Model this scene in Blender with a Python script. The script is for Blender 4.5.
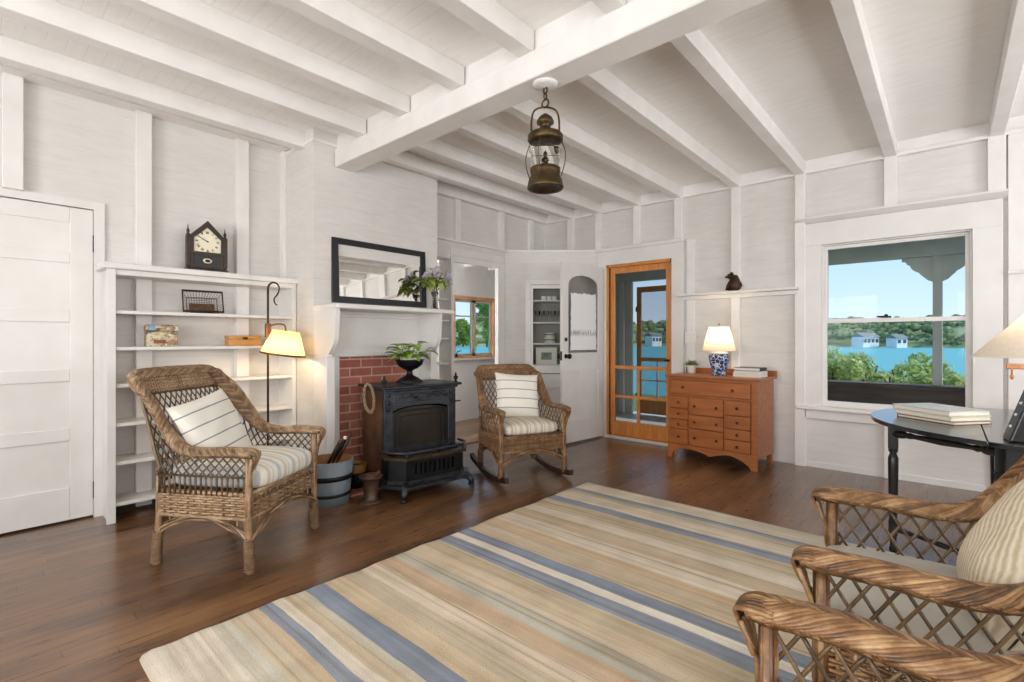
import bpy, math, random
import numpy as np
from mathutils import Matrix, Vector
for o in list(bpy.data.objects): bpy.data.objects.remove(o)
SC = bpy.context.scene
COL = SC.collection
R = math.radians
PI = math.pi

def lin(h):
    h = h.lstrip('#')
    out = []
    for k in (0, 2, 4):
        c = int(h[k:k+2], 16)/255
        out.append(c/12.92 if c <= .04045 else ((c+.055)/1.055)**2.4)
    return (out[0], out[1], out[2], 1)

# ------------------------------------------------------------------ camera, sky, sun, fill lamps, exposure
CAMZ = 1.17
cd = bpy.data.cameras.new('camera'); cam = bpy.data.objects.new('camera', cd); COL.objects.link(cam)
cam.location = (0, 0, CAMZ)
cam.rotation_euler = (R(90), 0, math.atan(436/494))
cd.sensor_width = 36; cd.lens = 36*494/1024
cd.shift_y = -1.5/1024
cd.clip_start = .02; cd.clip_end = 3000
SC.camera = cam
SC.view_settings.view_transform = 'Standard'; SC.view_settings.look = 'None'
SC.view_settings.gamma = 1; SC.view_settings.use_curve_mapping = False
SC.view_settings.exposure = 0.08
SC.cycles.max_bounces = 10; SC.cycles.diffuse_bounces = 6; SC.cycles.glossy_bounces = 4
SC.cycles.transmission_bounces = 8; SC.cycles.transparent_max_bounces = 24
SC.cycles.caustics_reflective = False; SC.cycles.caustics_refractive = False
SC.cycles.sample_clamp_indirect = 4
SC.cycles.use_denoising = True

W = bpy.data.worlds.new('sky'); SC.world = W; W.use_nodes = True
wn = W.node_tree; wn.nodes.clear()
wo = wn.nodes.new('ShaderNodeOutputWorld'); wb = wn.nodes.new('ShaderNodeBackground')
wt = wn.nodes.new('ShaderNodeTexCoord'); ws = wn.nodes.new('ShaderNodeSeparateXYZ'); wr = wn.nodes.new('ShaderNodeValToRGB')
wn.links.new(wt.outputs['Generated'], ws.inputs[0]); wn.links.new(ws.outputs[2], wr.inputs[0])
wn.links.new(wr.outputs[0], wb.inputs[0]); wn.links.new(wb.outputs[0], wo.inputs[0])
e = wr.color_ramp.elements
e[0].position = 0; e[0].color = lin('#cfe3f3'); e[1].position = 1; e[1].color = lin('#5f9ad6')
for p, c in ((.06, '#c3dcf2'), (.2, '#a3c9ee'), (.45, '#80b3e6')):
    q = e.new(p); q.color = lin(c)
wb.inputs[1].default_value = 1.3

def sun(name, d, energy, ang=1.5, col=(1, .95, .87)):
    l = bpy.data.lights.new(name, 'SUN'); l.energy = energy; l.angle = R(ang); l.color = col
    o = bpy.data.objects.new(name, l); COL.objects.link(o)
    o.rotation_euler = Vector(d).to_track_quat('-Z', 'Y').to_euler(); o.location = (-8, -8, 12)
sun('sun', (-.8, -.36, -.62), 3.6)

def area(name, loc, d, sx, sy, energy, col=(1, .987, .968)):
    l = bpy.data.lights.new(name, 'AREA'); l.shape = 'RECTANGLE'; l.size = sx; l.size_y = sy; l.energy = energy; l.color = col
    o = bpy.data.objects.new(name, l); COL.objects.link(o); o.location = loc
    o.rotation_euler = Vector(d).to_track_quat('-Z', 'Y').to_euler()
# area lamps added as fill light, set in unseen windows behind and beside camera
FILL = 1.12
area('daylight_fill', (-4.85, 3.06, 1.45), (-.7, 1, 0), .7, 1.2, 40*FILL)  # lamp added to brighten the alcove; this end wall has no window
area('daylight_fill', (-1.9, -2.55, 1.5), (0, 1, .45), 1.5, 1.4, 84*FILL)
area('daylight_fill', (0.9, -2.55, 1.5), (0, 1, .45), 1.5, 1.4, 84*FILL)
area('daylight_fill', (2.55, 0.3, 1.5), (-1, 0, .45), 1.6, 1.4, 46*FILL)
area('daylight_fill', (2.55, 3.4, 1.5), (-1, 0, .45), 1.6, 1.4, 54*FILL)

# ------------------------------------------------------------------ materials
def newmat(name):
    m = bpy.data.materials.new(name); m.use_nodes = True
    n = m.node_tree; b = n.nodes['Principled BSDF']
    return m, n, b
def N(n, t, **k):
    x = n.nodes.new(t)
    for a, v in k.items(): setattr(x, a, v)
    return x
def math_(n, op, a, b=None, c=None):
    x = N(n, 'ShaderNodeMath', operation=op)
    for i, v in enumerate((a, b, c)):
        if v is None: continue
        if isinstance(v, (int, float)): x.inputs[i].default_value = v
        else: n.links.new(v, x.inputs[i])
    return x.outputs[0]
def ramp(n, fac, stops, mode='LINEAR'):
    r = N(n, 'ShaderNodeValToRGB'); r.color_ramp.interpolation = mode
    el = r.color_ramp.elements
    el[0].position, el[0].color = stops[0][0], lin(stops[0][1])
    el[1].position, el[1].color = stops[-1][0], lin(stops[-1][1])
    for p, c in stops[1:-1]:
        q = el.new(p); q.color = lin(c)
    n.links.new(fac, r.inputs[0]); return r.outputs[0]
def objco(n, kind='Object'): return N(n, 'ShaderNodeTexCoord').outputs[kind]
def mapped(n, v, scale=(1, 1, 1), rot=(0, 0, 0)):
    m = N(n, 'ShaderNodeMapping'); m.inputs['Scale'].default_value = scale; m.inputs['Rotation'].default_value = rot
    n.links.new(v, m.inputs['Vector']); return m.outputs[0]
def noise(n, v, scale, detail=3, rough=.55):
    x = N(n, 'ShaderNodeTexNoise'); x.inputs['Scale'].default_value = scale; x.inputs['Detail'].default_value = detail
    x.inputs['Roughness'].default_value = rough
    if v is not None: n.links.new(v, x.inputs['Vector'])
    return x.outputs[0]
def bump(n, b, h, strength=.3, dist=.01):
    x = N(n, 'ShaderNodeBump'); x.inputs['Strength'].default_value = strength; x.inputs['Distance'].default_value = dist
    n.links.new(h, x.inputs['Height']); n.links.new(x.outputs[0], b.inputs['Normal'])
def mat(name, col, rough=.5, metal=0, col2=None, scale=8, stretch=(1, 1, 1), bmp=0, spec=.5, coat=0):
    m, n, b = newmat(name)
    b.inputs['Roughness'].default_value = rough; b.inputs['Metallic'].default_value = metal
    b.inputs['Specular IOR Level'].default_value = spec; b.inputs['Coat Weight'].default_value = coat
    b.inputs['Coat Roughness'].default_value = .15
    v = mapped(n, objco(n), stretch)
    f = noise(n, v, scale, 4)
    n.links.new(ramp(n, f, ((.3, col), (.7, col2 or col))), b.inputs['Base Color'])
    if bmp: bump(n, b, f, bmp, .01)
    return m
MT = {}
# painted boards: faint seams every board, brushy paint
def painted(name, c1, c2, axis=2, board=.14, rough=.55, seam=.35, seamcol=.78):
    m, n, b = newmat(name); b.inputs['Roughness'].default_value = rough; b.inputs['Specular IOR Level'].default_value = .35
    geo = N(n, 'ShaderNodeNewGeometry').outputs['Position']
    s = N(n, 'ShaderNodeSeparateXYZ'); n.links.new(geo, s.inputs[0])
    wob = noise(n, geo, 1.5, 2)
    t = math_(n, 'ADD', math_(n, 'DIVIDE', s.outputs[axis], board), math_(n, 'MULTIPLY', wob, .05))
    fr = math_(n, 'FRACT', t)
    edge = math_(n, 'ABSOLUTE', math_(n, 'SUBTRACT', fr, .5))
    line = math_(n, 'GREATER_THAN', edge, .488)
    st = [(1, 1, 1), (1, 1, 1), (1, 1, 1)][axis]
    sc = [8, 8, 8]; sc[axis] = 40; 
    streak = noise(n, mapped(n, geo, tuple(v/8 for v in sc)), 6, 4, .6)
    blot = noise(n, geo, 1.3, 3)
    patch = math_(n, 'MULTIPLY', math_(n, 'ADD', streak, blot), .5)
    base = ramp(n, patch, ((.35, c1), (.62, c2)))
    # seams are only visible here and there
    vis = math_(n, 'MULTIPLY', line, math_(n, 'GREATER_THAN', noise(n, geo, 2.3, 3), .44))
    mx = N(n, 'ShaderNodeMix', data_type='RGBA', blend_type='MULTIPLY')
    n.links.new(math_(n, 'MULTIPLY', vis, 1.0), mx.inputs[0]); n.links.new(base, mx.inputs[6]); mx.inputs[7].default_value = (seamcol, seamcol*.98, seamcol*.95, 1)
    n.links.new(mx.outputs[2], b.inputs['Base Color'])
    h = math_(n, 'SUBTRACT', math_(n, 'MULTIPLY', streak, .35), line)
    bump(n, b, h, seam*.35, .003)
    return m
MT['wall'] = painted('painted_wall_boards', '#d3cfcb', '#dedbd8', 2, .15, seamcol=.9)
MT['ceil'] = painted('painted_ceiling_boards', '#eeece9', '#f6f4f2', 1, .085, seamcol=.8)
MT['beam'] = mat('painted_beam', '#e2dfdc', .5, 0, '#ece9e7', 5, (1, 1, 1), .12, .35)
MT['trim'] = mat('white_trim_paint', '#dcdad7', .4, 0, '#e5e3e1', 4, (1, 1, 1), .06, .4)
MT['door'] = mat('white_door_paint', '#dcdad6', .35, 0, '#e6e5e2', 3, (1, 1, 1), .05, .4)
MT['cup_in'] = mat('shaded_grey_lining', '#8d8880', .6, 0, '#9c978f', 5)  # the cupboard's inner shade is put into the lining colour
MT['grey_paint'] = mat('grey_porch_paint', '#d3cfc6', .6, 0, '#dedad2', 6)
MT['orange'] = mat('varnished_fir', '#bf7636', .35, 0, '#da9653', 6, (6, 6, .7), .05, .5, .3)
MT['fir_pale'] = mat('sun_faded_fir', '#c58a63', .5, 0, '#dba67e', 6)
MT['fir_grey'] = mat('greyed_sash', '#b7a894', .5, 0, '#cfc4b3', 6)
MT['cherry'] = mat('cherry_wood', '#8e4e26', .38, 0, '#ab6835', 5, (.8, 5, 6), .04, .5, .2)
MT['cherry_dark'] = mat('dark_cherry', '#54260f', .4, 0, '#6b3418', 8)
MT['knob'] = mat('dark_wood_knob', '#3d1b0b', .35, 0, '#4d2410', 8)
MT['iron'] = mat('cast_iron', '#2b2d32', .42, .7, '#484b52', 14, (1, 1, 1), .15)
MT['iron_black'] = mat('black_iron', '#101113', .45, .5, '#1d1e20', 14, (1, 1, 1), .1)
MT['iron_brown'] = mat('brown_iron', '#4b3322', .5, .5, '#77563a', 7, (1, 1, 1), .12)  # browner iron, used on the left side plate
MT['iron_lamplit'] = mat('lamp_lit_iron', '#33291f', .42, .6, '#54432f', 9, (1, 1, 1), .1)  # brown tone stands in for lamp light reflected by the hearth rim
MT['stove_glass'] = mat('smoky_stove_panel', '#17130f', .3, 0, '#3a3128', 3, (1, 1, 1), 0, .5)
MT['brass'] = mat('aged_brass', '#3b2f22', .42, .85, '#67553b', 16, (1, 1, 1), .12)
MT['black'] = mat('black_paint', '#0f1012', .32, 0, '#191a1c', 6, spec=.5)
MT['tabletop'] = mat('black_polished_top', '#1a1b1f', .2, 0, '#2a2b30', 5, (3, .5, 1), .02, .6, .3)
MT['blackframe'] = mat('black_mirror_frame', '#15161b', .35, 0, '#22242a', 12)
MT['clockwood'] = mat('dark_walnut', '#1d0f09', .35, 0, '#331b12', 9, (1, 1, .4), .04)
MT['bronze'] = mat('dark_bronze', '#2a1b11', .45, .6, '#4c3522', 8)
MT['copper'] = mat('brown_lamp_metal', '#6a4327', .4, .6, '#8a5c38', 10)
MT['cream'] = mat('cream_face', '#e3d9bd', .5, 0, '#efe7cf', 4)
MT['white'] = mat('white_glaze', '#e9e8e4', .25, 0, '#f2f1ee', 4)
MT['paper'] = mat('page_edges', '#d8d2c4', .8, 0, '#ece8dd', 60, (1, 1, 12))
MT['darkwood'] = mat('rocker_dark_wood', '#2d1b12', .35, 0, '#43291b', 8)
MT['tan_wood'] = mat('honey_wood', '#b98344', .45, 0, '#cf9a58', 9, (1, .5, 4))
MT['wood_in'] = mat('bucket_wood', '#8a5b30', .6, 0, '#a87545', 8)
MT['bluegrey'] = mat('blue_grey_paint', '#68747d', .5, 0, '#85919a', 8, (1, 1, .3), .08)
MT['ochre'] = mat('ochre_pot_glaze', '#6e4d1c', .4, 0, '#8f6829', 8)
MT['pestle'] = mat('brown_cast_metal', '#45352b', .45, .5, '#6b5545', 10, (1, 1, 1), .1)
MT['leaf'] = mat('pothos_leaf', '#4e7a22', .4, 0, '#a6bf5a', 14)
MT['leaf2'] = mat('lilac_leaf', '#7f9440', .5, 0, '#b4c06c', 12)
MT['lilac'] = mat('lilac_bloom', '#a59db2', .7, 0, '#c2bccb', 30)
MT['grass'] = mat('potted_grass_leaf', '#5d6f38', .6, 0, '#98a062', 20)
MT['stem'] = mat('green_stem', '#5b5a34', .6, 0, '#7a7847', 10)
MT['soil'] = mat('soil', '#2c2018', .9, 0, '#3d2d20', 40)
MT['sash_dark'] = mat('dark_latch', '#1b1713', .4, .7, '#2c2620', 10)
MT['dark_stain'] = mat('dark_stained_rail', '#4a3b33', .6, 0, '#6b574b', 7, (.4, 4, 4), .1)
MT['porchfloor'] = mat('grey_porch_floor', '#cfd1ce', .4, 0, '#dcdedb', 6, (8, .6, 1))
MT['shadowboard'] = mat('dark_floor_gap', '#3a342f', .8, 0, '#4a433d', 6)
MT['lace'] = mat('crock_glaze', '#d6d2c8', .3, 0, '#e4e1d8', 6)

def glassmat(name, tint=(1, 1, 1), rough=0.0, refl=.08):
    m = bpy.data.materials.new(name); m.use_nodes = True; n = m.node_tree; n.nodes.clear()
    o = N(n, 'ShaderNodeOutputMaterial'); t = N(n, 'ShaderNodeBsdfTransparent'); g = N(n, 'ShaderNodeBsdfGlossy')
    t.inputs[0].default_value = (*tint, 1); g.inputs['Roughness'].default_value = rough
    f = N(n, 'ShaderNodeFresnel'); f.inputs[0].default_value = 1.12
    mx = N(n, 'ShaderNodeMixShader'); n.links.new(f.outputs[0], mx.inputs[0])
    n.links.new(t.outputs[0], mx.inputs[1]); n.links.new(g.outputs[0], mx.inputs[2]); n.links.new(mx.outputs[0], o.inputs[0])
    return m
MT['pane'] = glassmat('window_glass', (.97, .98, .98))
MT['door_pane'] = glassmat('grey_door_glass', (.70, .70, .69))
MT['screen'] = glassmat('screen_mesh', (.80, .80, .80), .6)
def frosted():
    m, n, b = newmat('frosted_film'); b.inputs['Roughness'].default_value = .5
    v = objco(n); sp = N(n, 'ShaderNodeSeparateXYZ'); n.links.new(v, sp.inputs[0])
    # faint grey tree-line marks in a band across the film
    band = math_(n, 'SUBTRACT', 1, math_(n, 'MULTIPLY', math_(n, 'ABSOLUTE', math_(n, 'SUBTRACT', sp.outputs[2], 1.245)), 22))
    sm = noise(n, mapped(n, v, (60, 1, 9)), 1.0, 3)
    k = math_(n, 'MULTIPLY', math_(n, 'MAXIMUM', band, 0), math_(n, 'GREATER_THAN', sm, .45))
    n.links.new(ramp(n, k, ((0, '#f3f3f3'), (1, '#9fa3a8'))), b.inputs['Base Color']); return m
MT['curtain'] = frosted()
def shademat(name, c, trans=.6):
    m = bpy.data.materials.new(name); m.use_nodes = True; n = m.node_tree; n.nodes.clear()
    o = N(n, 'ShaderNodeOutputMaterial'); d = N(n, 'ShaderNodeBsdfDiffuse'); tr = N(n, 'ShaderNodeBsdfTranslucent'); a = N(n, 'ShaderNodeMixShader')
    v = objco(n); f = noise(n, mapped(n, v, (1, 1, 1)), 60, 2)
    c2 = '#%02x%02x%02x' % tuple(min(255, int(int(c[k:k+2], 16)*1.04)) for k in (1, 3, 5))
    r = ramp(n, f, ((.3, c), (.7, c2)))
    n.links.new(r, d.inputs[0]); n.links.new(r, tr.inputs[0]); a.inputs[0].default_value = trans
    n.links.new(d.outputs[0], a.inputs[1]); n.links.new(tr.outputs[0], a.inputs[2]); n.links.new(a.outputs[0], o.inputs[0])
    return m
MT['shade_yellow'] = shademat('parchment_shade', '#f0d9a2', .6)
MT['shade_white'] = shademat('white_linen_shade', '#efe6d6', .55)
MT['shade_cream'] = shademat('cream_linen_shade', '#ece4d8', .45)
def emis(name, c, s):
    m, n, b = newmat(name); b.inputs['Base Color'].default_value = lin(c); b.inputs['Emission Color'].default_value = lin(c); b.inputs['Emission Strength'].default_value = s
    return m
MT['bulb'] = emis('lit_bulb', '#ffdca0', 6)
m, n, b = newmat('mirror_silver'); b.inputs['Metallic'].default_value = 1; b.inputs['Roughness'].default_value = .02; b.inputs['Base Color'].default_value = (.86, .85, .82, 1); MT['mirror'] = m
# clear glass for lantern and vase
m, n, b = newmat('clear_glass'); b.inputs['Transmission Weight'].default_value = 1; b.inputs['Roughness'].default_value = .03; b.inputs['IOR'].default_value = 1.2; b.inputs['Base Color'].default_value = (.97, .97, .95, 1); MT['clear'] = m

def woodfloor():
    m, n, b = newmat('narrow_brown_floorboards')
    geo = N(n, 'ShaderNodeNewGeometry').outputs['Position']
    s = N(n, 'ShaderNodeSeparateXYZ'); n.links.new(geo, s.inputs[0])
    bx = math_(n, 'DIVIDE', s.outputs[0], .058); ix = math_(n, 'FLOOR', bx); fx = math_(n, 'FRACT', bx)
    wn_ = N(n, 'ShaderNodeTexWhiteNoise', noise_dimensions='1D'); n.links.new(ix, wn_.inputs['W'])
    yo = math_(n, 'ADD', math_(n, 'DIVIDE', s.outputs[1], 1.7), math_(n, 'MULTIPLY', wn_.outputs[0], 7))
    iy = math_(n, 'FLOOR', yo); fy = math_(n, 'FRACT', yo)
    cv = N(n, 'ShaderNodeCombineXYZ'); n.links.new(ix, cv.inputs[0]); n.links.new(iy, cv.inputs[1])
    wn2 = N(n, 'ShaderNodeTexWhiteNoise', noise_dimensions='2D'); n.links.new(cv.outputs[0], wn2.inputs['Vector'])
    grain = noise(n, mapped(n, geo, (30, 1.6, 1)), 2.2, 5, .6)
    wear = noise(n, mapped(n, geo, (1.6, .55, 1)), 1.6, 4, .6)
    fac = math_(n, 'ADD', math_(n, 'MULTIPLY', wn2.outputs[0], .13), math_(n, 'ADD', math_(n, 'MULTIPLY', grain, .36), math_(n, 'MULTIPLY', wear, .70)))
    base = ramp(n, fac, ((.34, '#352318'), (.5, '#563c29'), (.66, '#785538'), (.86, '#98744f')))
    gap = math_(n, 'MAXIMUM', math_(n, 'GREATER_THAN', math_(n, 'ABSOLUTE', math_(n, 'SUBTRACT', fx, .5)), .475),
                math_(n, 'GREATER_THAN', math_(n, 'ABSOLUTE', math_(n, 'SUBTRACT', fy, .5)), .4985))
    mx = N(n, 'ShaderNodeMix', data_type='RGBA', blend_type='MULTIPLY'); n.links.new(gap, mx.inputs[0]); n.links.new(base, mx.inputs[6]); mx.inputs[7].default_value = (.45, .42, .4, 1)
    n.links.new(mx.outputs[2], b.inputs['Base Color'])
    b.inputs['Specular IOR Level'].default_value = .5; b.inputs['Coat Weight'].default_value = .5; b.inputs['Coat IOR'].default_value = 1.5; b.inputs['Coat Roughness'].default_value = .2
    n.links.new(math_(n, 'ADD', math_(n, 'MULTIPLY', grain, .14), .22), b.inputs['Roughness'])
    bump(n, b, math_(n, 'SUBTRACT', 0, gap), .08, .002)
    return m
MT['floor'] = woodfloor()

def stripes(name, stops, axis, lo, hi, wob=.012, wsc=6, grain=120, rough=.95, bmp=.4, mottle=.16, space='Object'):
    m, n, b = newmat(name); b.inputs['Roughness'].default_value = rough; b.inputs['Specular IOR Level'].default_value = .15
    v = objco(n) if space == 'Object' else N(n, 'ShaderNodeNewGeometry').outputs['Position']
    s = N(n, 'ShaderNodeSeparateXYZ'); n.links.new(v, s.inputs[0])
    w = math_(n, 'MULTIPLY', math_(n, 'SUBTRACT', noise(n, v, wsc, 3), .5), wob*2)
    t = math_(n, 'DIVIDE', math_(n, 'SUBTRACT', math_(n, 'ADD', s.outputs[axis], w), lo), hi-lo)
    c = ramp(n, t, stops, 'CONSTANT')
    g = noise(n, v, grain, 2); gl = noise(n, v, 5, 4)
    k = math_(n, 'ADD', math_(n, 'MULTIPLY', g, .3), math_(n, 'MULTIPLY', gl, .7))
    val = N(n, 'ShaderNodeMapRange'); n.links.new(k, val.inputs[0]); val.inputs[1].default_value = .3; val.inputs[2].default_value = .7
    val.inputs[3].default_value = 1-mottle; val.inputs[4].default_value = 1+mottle*.5
    mx = N(n, 'ShaderNodeMix', data_type='RGBA', blend_type='MULTIPLY'); mx.inputs[0].default_value = 1
    n.links.new(c, mx.inputs[6]); n.links.new(val.outputs[0], mx.inputs[7]); n.links.new(mx.outputs[2], b.inputs['Base Color'])
    bump(n, b, g, bmp, .004)
    return m
def wickermat(name, c1, c2, c3):
    m, n, b = newmat(name); b.inputs['Roughness'].default_value = .33; b.inputs['Specular IOR Level'].default_value = .5
    v = objco(n); f = noise(n, v, 22, 4, .65); f2 = noise(n, v, 3.5, 3)
    isl = N(n, 'ShaderNodeNewGeometry').outputs['Random Per Island']
    k = math_(n, 'ADD', math_(n, 'ADD', math_(n, 'MULTIPLY', f, .5), math_(n, 'MULTIPLY', f2, .25)), math_(n, 'MULTIPLY', isl, .25))
    n.links.new(ramp(n, k, ((.33, c1), (.5, c2), (.68, c3))), b.inputs['Base Color'])
    return m
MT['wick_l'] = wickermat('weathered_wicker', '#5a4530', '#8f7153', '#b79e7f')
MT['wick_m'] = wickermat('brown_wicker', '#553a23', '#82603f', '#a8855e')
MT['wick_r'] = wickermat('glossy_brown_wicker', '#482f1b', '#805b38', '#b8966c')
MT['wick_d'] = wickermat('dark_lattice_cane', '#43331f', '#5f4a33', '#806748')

# ------------------------------------------------------------------ mesh helpers
class M:
    def __init__(s, mtx=None): s.v = []; s.f = []; s.sm = []; s.mi = []; s.m = mtx; s.cur = 0; s.n = 0
    def add(s, v, f, smooth=False):
        v = np.asarray(v, float).reshape(-1, 3)
        if s.m is not None:
            A = np.array(s.m); v = v@A[:3, :3].T+A[:3, 3]
        b = s.n; s.v.append(v); s.n += len(v)
        s.f += [tuple(i+b for i in q) for q in f]; s.sm += [smooth]*len(f); s.mi += [s.cur]*len(f)
        return s
    def box(s, x0, y0, z0, x1, y1, z1, c=0):
        x0, x1 = min(x0, x1), max(x0, x1); y0, y1 = min(y0, y1), max(y0, y1); z0, z1 = min(z0, z1), max(z0, z1)
        if c <= 0:
            v = [(x, y, z) for z in (z0, z1) for x, y in ((x0, y0), (x1, y0), (x1, y1), (x0, y1))]
            return s.add(v, [(3, 2, 1, 0), (4, 5, 6, 7), (0, 1, 5, 4), (1, 2, 6, 5), (2, 3, 7, 6), (3, 0, 4, 7)])
        c = min(c, (x1-x0)*.45, (y1-y0)*.45, (z1-z0)*.45)
        # chamfered box: 24 verts
        v = []; idx = {}
        for ix, X in ((0, x0), (1, x1)):
            for iy, Y in ((0, y0), (1, y1)):
                for iz, Z in ((0, z0), (1, z1)):
                    dx = c if ix == 0 else -c; dy = c if iy == 0 else -c; dz = c if iz == 0 else -c
                    for ax, p in ((0, (X, Y+dy, Z+dz)), (1, (X+dx, Y, Z+dz)), (2, (X+dx, Y+dy, Z))):
                        idx[(ix, iy, iz, ax)] = len(v); v.append(p)
        f = []
        for ax in range(3):
            o1, o2 = [k for k in range(3) if k != ax]
            for sgn in (0, 1):
                q = []
                for a, b2 in ((0, 0), (1, 0), (1, 1), (0, 1)):
                    k = [0, 0, 0]; k[ax] = sgn; k[o1] = a; k[o2] = b2; q.append(idx[(*k, ax)])
                f.append(tuple(q))
        for ax in range(3):     # edges along ax
            o1, o2 = [k for k in range(3) if k != ax]
            for a in (0, 1):
                for b2 in (0, 1):
                    k0 = [0, 0, 0]; k0[o1] = a; k0[o2] = b2; k1 = list(k0); k1[ax] = 1
                    f.append((idx[(*k0, o1)], idx[(*k1, o1)], idx[(*k1, o2)], idx[(*k0, o2)]))
        for ix in (0, 1):
            for iy in (0, 1):
                for iz in (0, 1): f.append(tuple(idx[(ix, iy, iz, a)] for a in range(3)))
        return s.add(v, f)
    def prism(s, poly, lo, hi, axis=2, smooth=False):
        # poly: 2-D outline; axis = extrusion axis (x: poly is (y,z); y: (x,z); z: (x,y))
        def P(a, b, h): return {0: (h, a, b), 1: (a, h, b), 2: (a, b, h)}[axis]
        k = len(poly); v = [P(a, b, lo) for a, b in poly]+[P(a, b, hi) for a, b in poly]
        f = [tuple(range(k)), tuple(range(2*k-1, k-1, -1))]+[(i, (i+1) % k, k+(i+1) % k, k+i) for i in range(k)]
        return s.add(v, f, smooth)
    def lathe(s, prof, c=(0, 0, 0), n=20, axis=2, sx=1, sy=1, a0=0, a1=2*PI, smooth=True, cap=True):
        full = abs(a1-a0-2*PI) < 1e-6; k = n if full else n+1
        v = []
        for r, h in prof:
            for i in range(k):
                a = a0+(a1-a0)*i/n
                x, y = r*math.cos(a)*sx, r*math.sin(a)*sy
                v.append({2: (c[0]+x, c[1]+y, c[2]+h), 0: (c[0]+h, c[1]+x, c[2]+y), 1: (c[0]+x, c[1]+h, c[2]+y)}[axis])
        f = []
        for j in range(len(prof)-1):
            for i in range(n if full else n):
                a, b2 = j*k+i, j*k+(i+1) % k
                f.append((a, b2, b2+k, a+k))
        if full and cap:
            if prof[0][0] > 1e-5: f.append(tuple(range(k-1, -1, -1)))
            if prof[-1][0] > 1e-5: f.append(tuple((len(prof)-1)*k+i for i in range(k)))
        return s.add(v, f, smooth)
    def tube(s, pts, r, n=6, cap=True, closed=False, flat=None):
        p = np.asarray(pts, float); L = len(p)
        rr = np.full(L, r) if np.isscalar(r) else np.asarray(r, float)
        if closed: t = np.roll(p, -1, 0)-np.roll(p, 1, 0)
        else: t = np.gradient(p, axis=0)
        t /= (np.linalg.norm(t, axis=1, keepdims=True)+1e-12)
        up = np.array((0, 0, 1.)) if abs(t[0][2]) < .9 else np.array((1., 0, 0))
        u = np.cross(t[0], up); u /= np.linalg.norm(u); U = np.zeros_like(p)
        for i in range(L):
            u = u-t[i]*np.dot(u, t[i]); u /= (np.linalg.norm(u)+1e-12); U[i] = u
        V = np.cross(t, U)
        a = np.arange(n)*2*PI/n
        fx = 1 if flat is None else flat
        ring = p[:, None, :]+rr[:, None, None]*(np.cos(a)[None, :, None]*U[:, None, :]+fx*np.sin(a)[None, :, None]*V[:, None, :])
        f = []
        for j in range(L if closed else L-1):
            k = (j+1) % L
            for i in range(n):
                q = (i+1) % n; f.append((j*n+i, j*n+q, k*n+q, k*n+i))
        if cap and not closed: f += [tuple(range(n-1, -1, -1)), tuple((L-1)*n+i for i in range(n))]
        return s.add(ring.reshape(-1, 3), f, True)
    def grid(s, P, cu=False, cv=False, smooth=True):
        P = np.asarray(P, float); a, b = P.shape[:2]; f = []
        for i in range(a if cu else a-1):
            for j in range(b if cv else b-1):
                i2, j2 = (i+1) % a, (j+1) % b
                f.append((i*b+j, i2*b+j, i2*b+j2, i*b+j2))
        return s.add(P.reshape(-1, 3), f, smooth)
    def sphere(s, c, r, n=14, m=10, sc=(1, 1, 1)):
        v = [[(c[0]+r*sc[0]*math.sin(PI*j/m)*math.cos(2*PI*i/n), c[1]+r*sc[1]*math.sin(PI*j/m)*math.sin(2*PI*i/n), c[2]-r*sc[2]*math.cos(PI*j/m)) for i in range(n)] for j in range(m+1)]
        return s.grid(v, cv=True)
    def build(s, name, m, parent=None, loc=None, bevel=0, wn=False):
        me = bpy.data.meshes.new(name)
        v = np.concatenate(s.v) if s.v else np.zeros((0, 3))
        me.from_pydata(v.tolist(), [], s.f); me.polygons.foreach_set('use_smooth', s.sm)
        if isinstance(m, (list, tuple)):
            for q in m: me.materials.append(q)
            me.polygons.foreach_set('material_index', s.mi)
        else: me.materials.append(m)
        me.update()
        import bmesh
        bm = bmesh.new(); bm.from_mesh(me); bmesh.ops.recalc_face_normals(bm, faces=bm.faces); bm.to_mesh(me); bm.free()
        o = bpy.data.objects.new(name, me); COL.objects.link(o)
        if parent is not None: o.parent = parent
        if loc is not None: o.location = loc
        if bevel:
            md = o.modifiers.new('bevel', 'BEVEL'); md.width = bevel; md.segments = 2; md.limit_method = 'ANGLE'
        return o
def tag(o, label, cat, group=None):
    o['label'] = label; o['category'] = cat
    if group: o['group'] = group
    return o
def thing(name, label, cat, loc=(0, 0, 0), rz=0, group=None):
    o = bpy.data.objects.new(name, None); COL.objects.link(o); o.empty_display_size = .1
    o.location = loc; o.rotation_euler = (0, 0, rz); return tag(o, label, cat, group)
def structE(name, loc=(0, 0, 0), rz=0):
    o = bpy.data.objects.new(name, None); COL.objects.link(o); o.location = loc; o.rotation_euler = (0, 0, rz); o['kind'] = 'structure'; return o
def struct(name, mm, m, **k):
    o = mm.build(name, m, **k); o['kind'] = 'structure'; return o
def copy_tree(o, parent=None):
    c = o.copy(); COL.objects.link(c)
    if parent is not None: c.parent = parent
    for ch in list(o.children): copy_tree(ch, c)
    return c
def frameM(o, x, y=None):
    # matrix whose local x is along 2-D direction x, z up
    d = Vector((x[0], x[1], 0)).normalized()
    return Matrix(((d.x, -d.y, 0, o[0]), (d.y, d.x, 0, o[1]), (0, 0, 1, o[2]), (0, 0, 0, 1)))
def holes(mm, u0, u1, z0, z1, hs, put):
    # rectangle u0..u1 x z0..z1 with rectangular holes, laid down as vertical strips
    us = sorted({u0, u1, *[h[0] for h in hs], *[h[1] for h in hs]})
    for a, b in zip(us[:-1], us[1:]):
        zz = z0
        for h in sorted([h for h in hs if h[0] <= a and h[1] >= b], key=lambda h: h[2]):
            if h[2] > zz+1e-6: put(mm, a, b, zz, h[2])
            zz = h[3]
        if z1 > zz+1e-6: put(mm, a, b, zz, z1)
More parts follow.
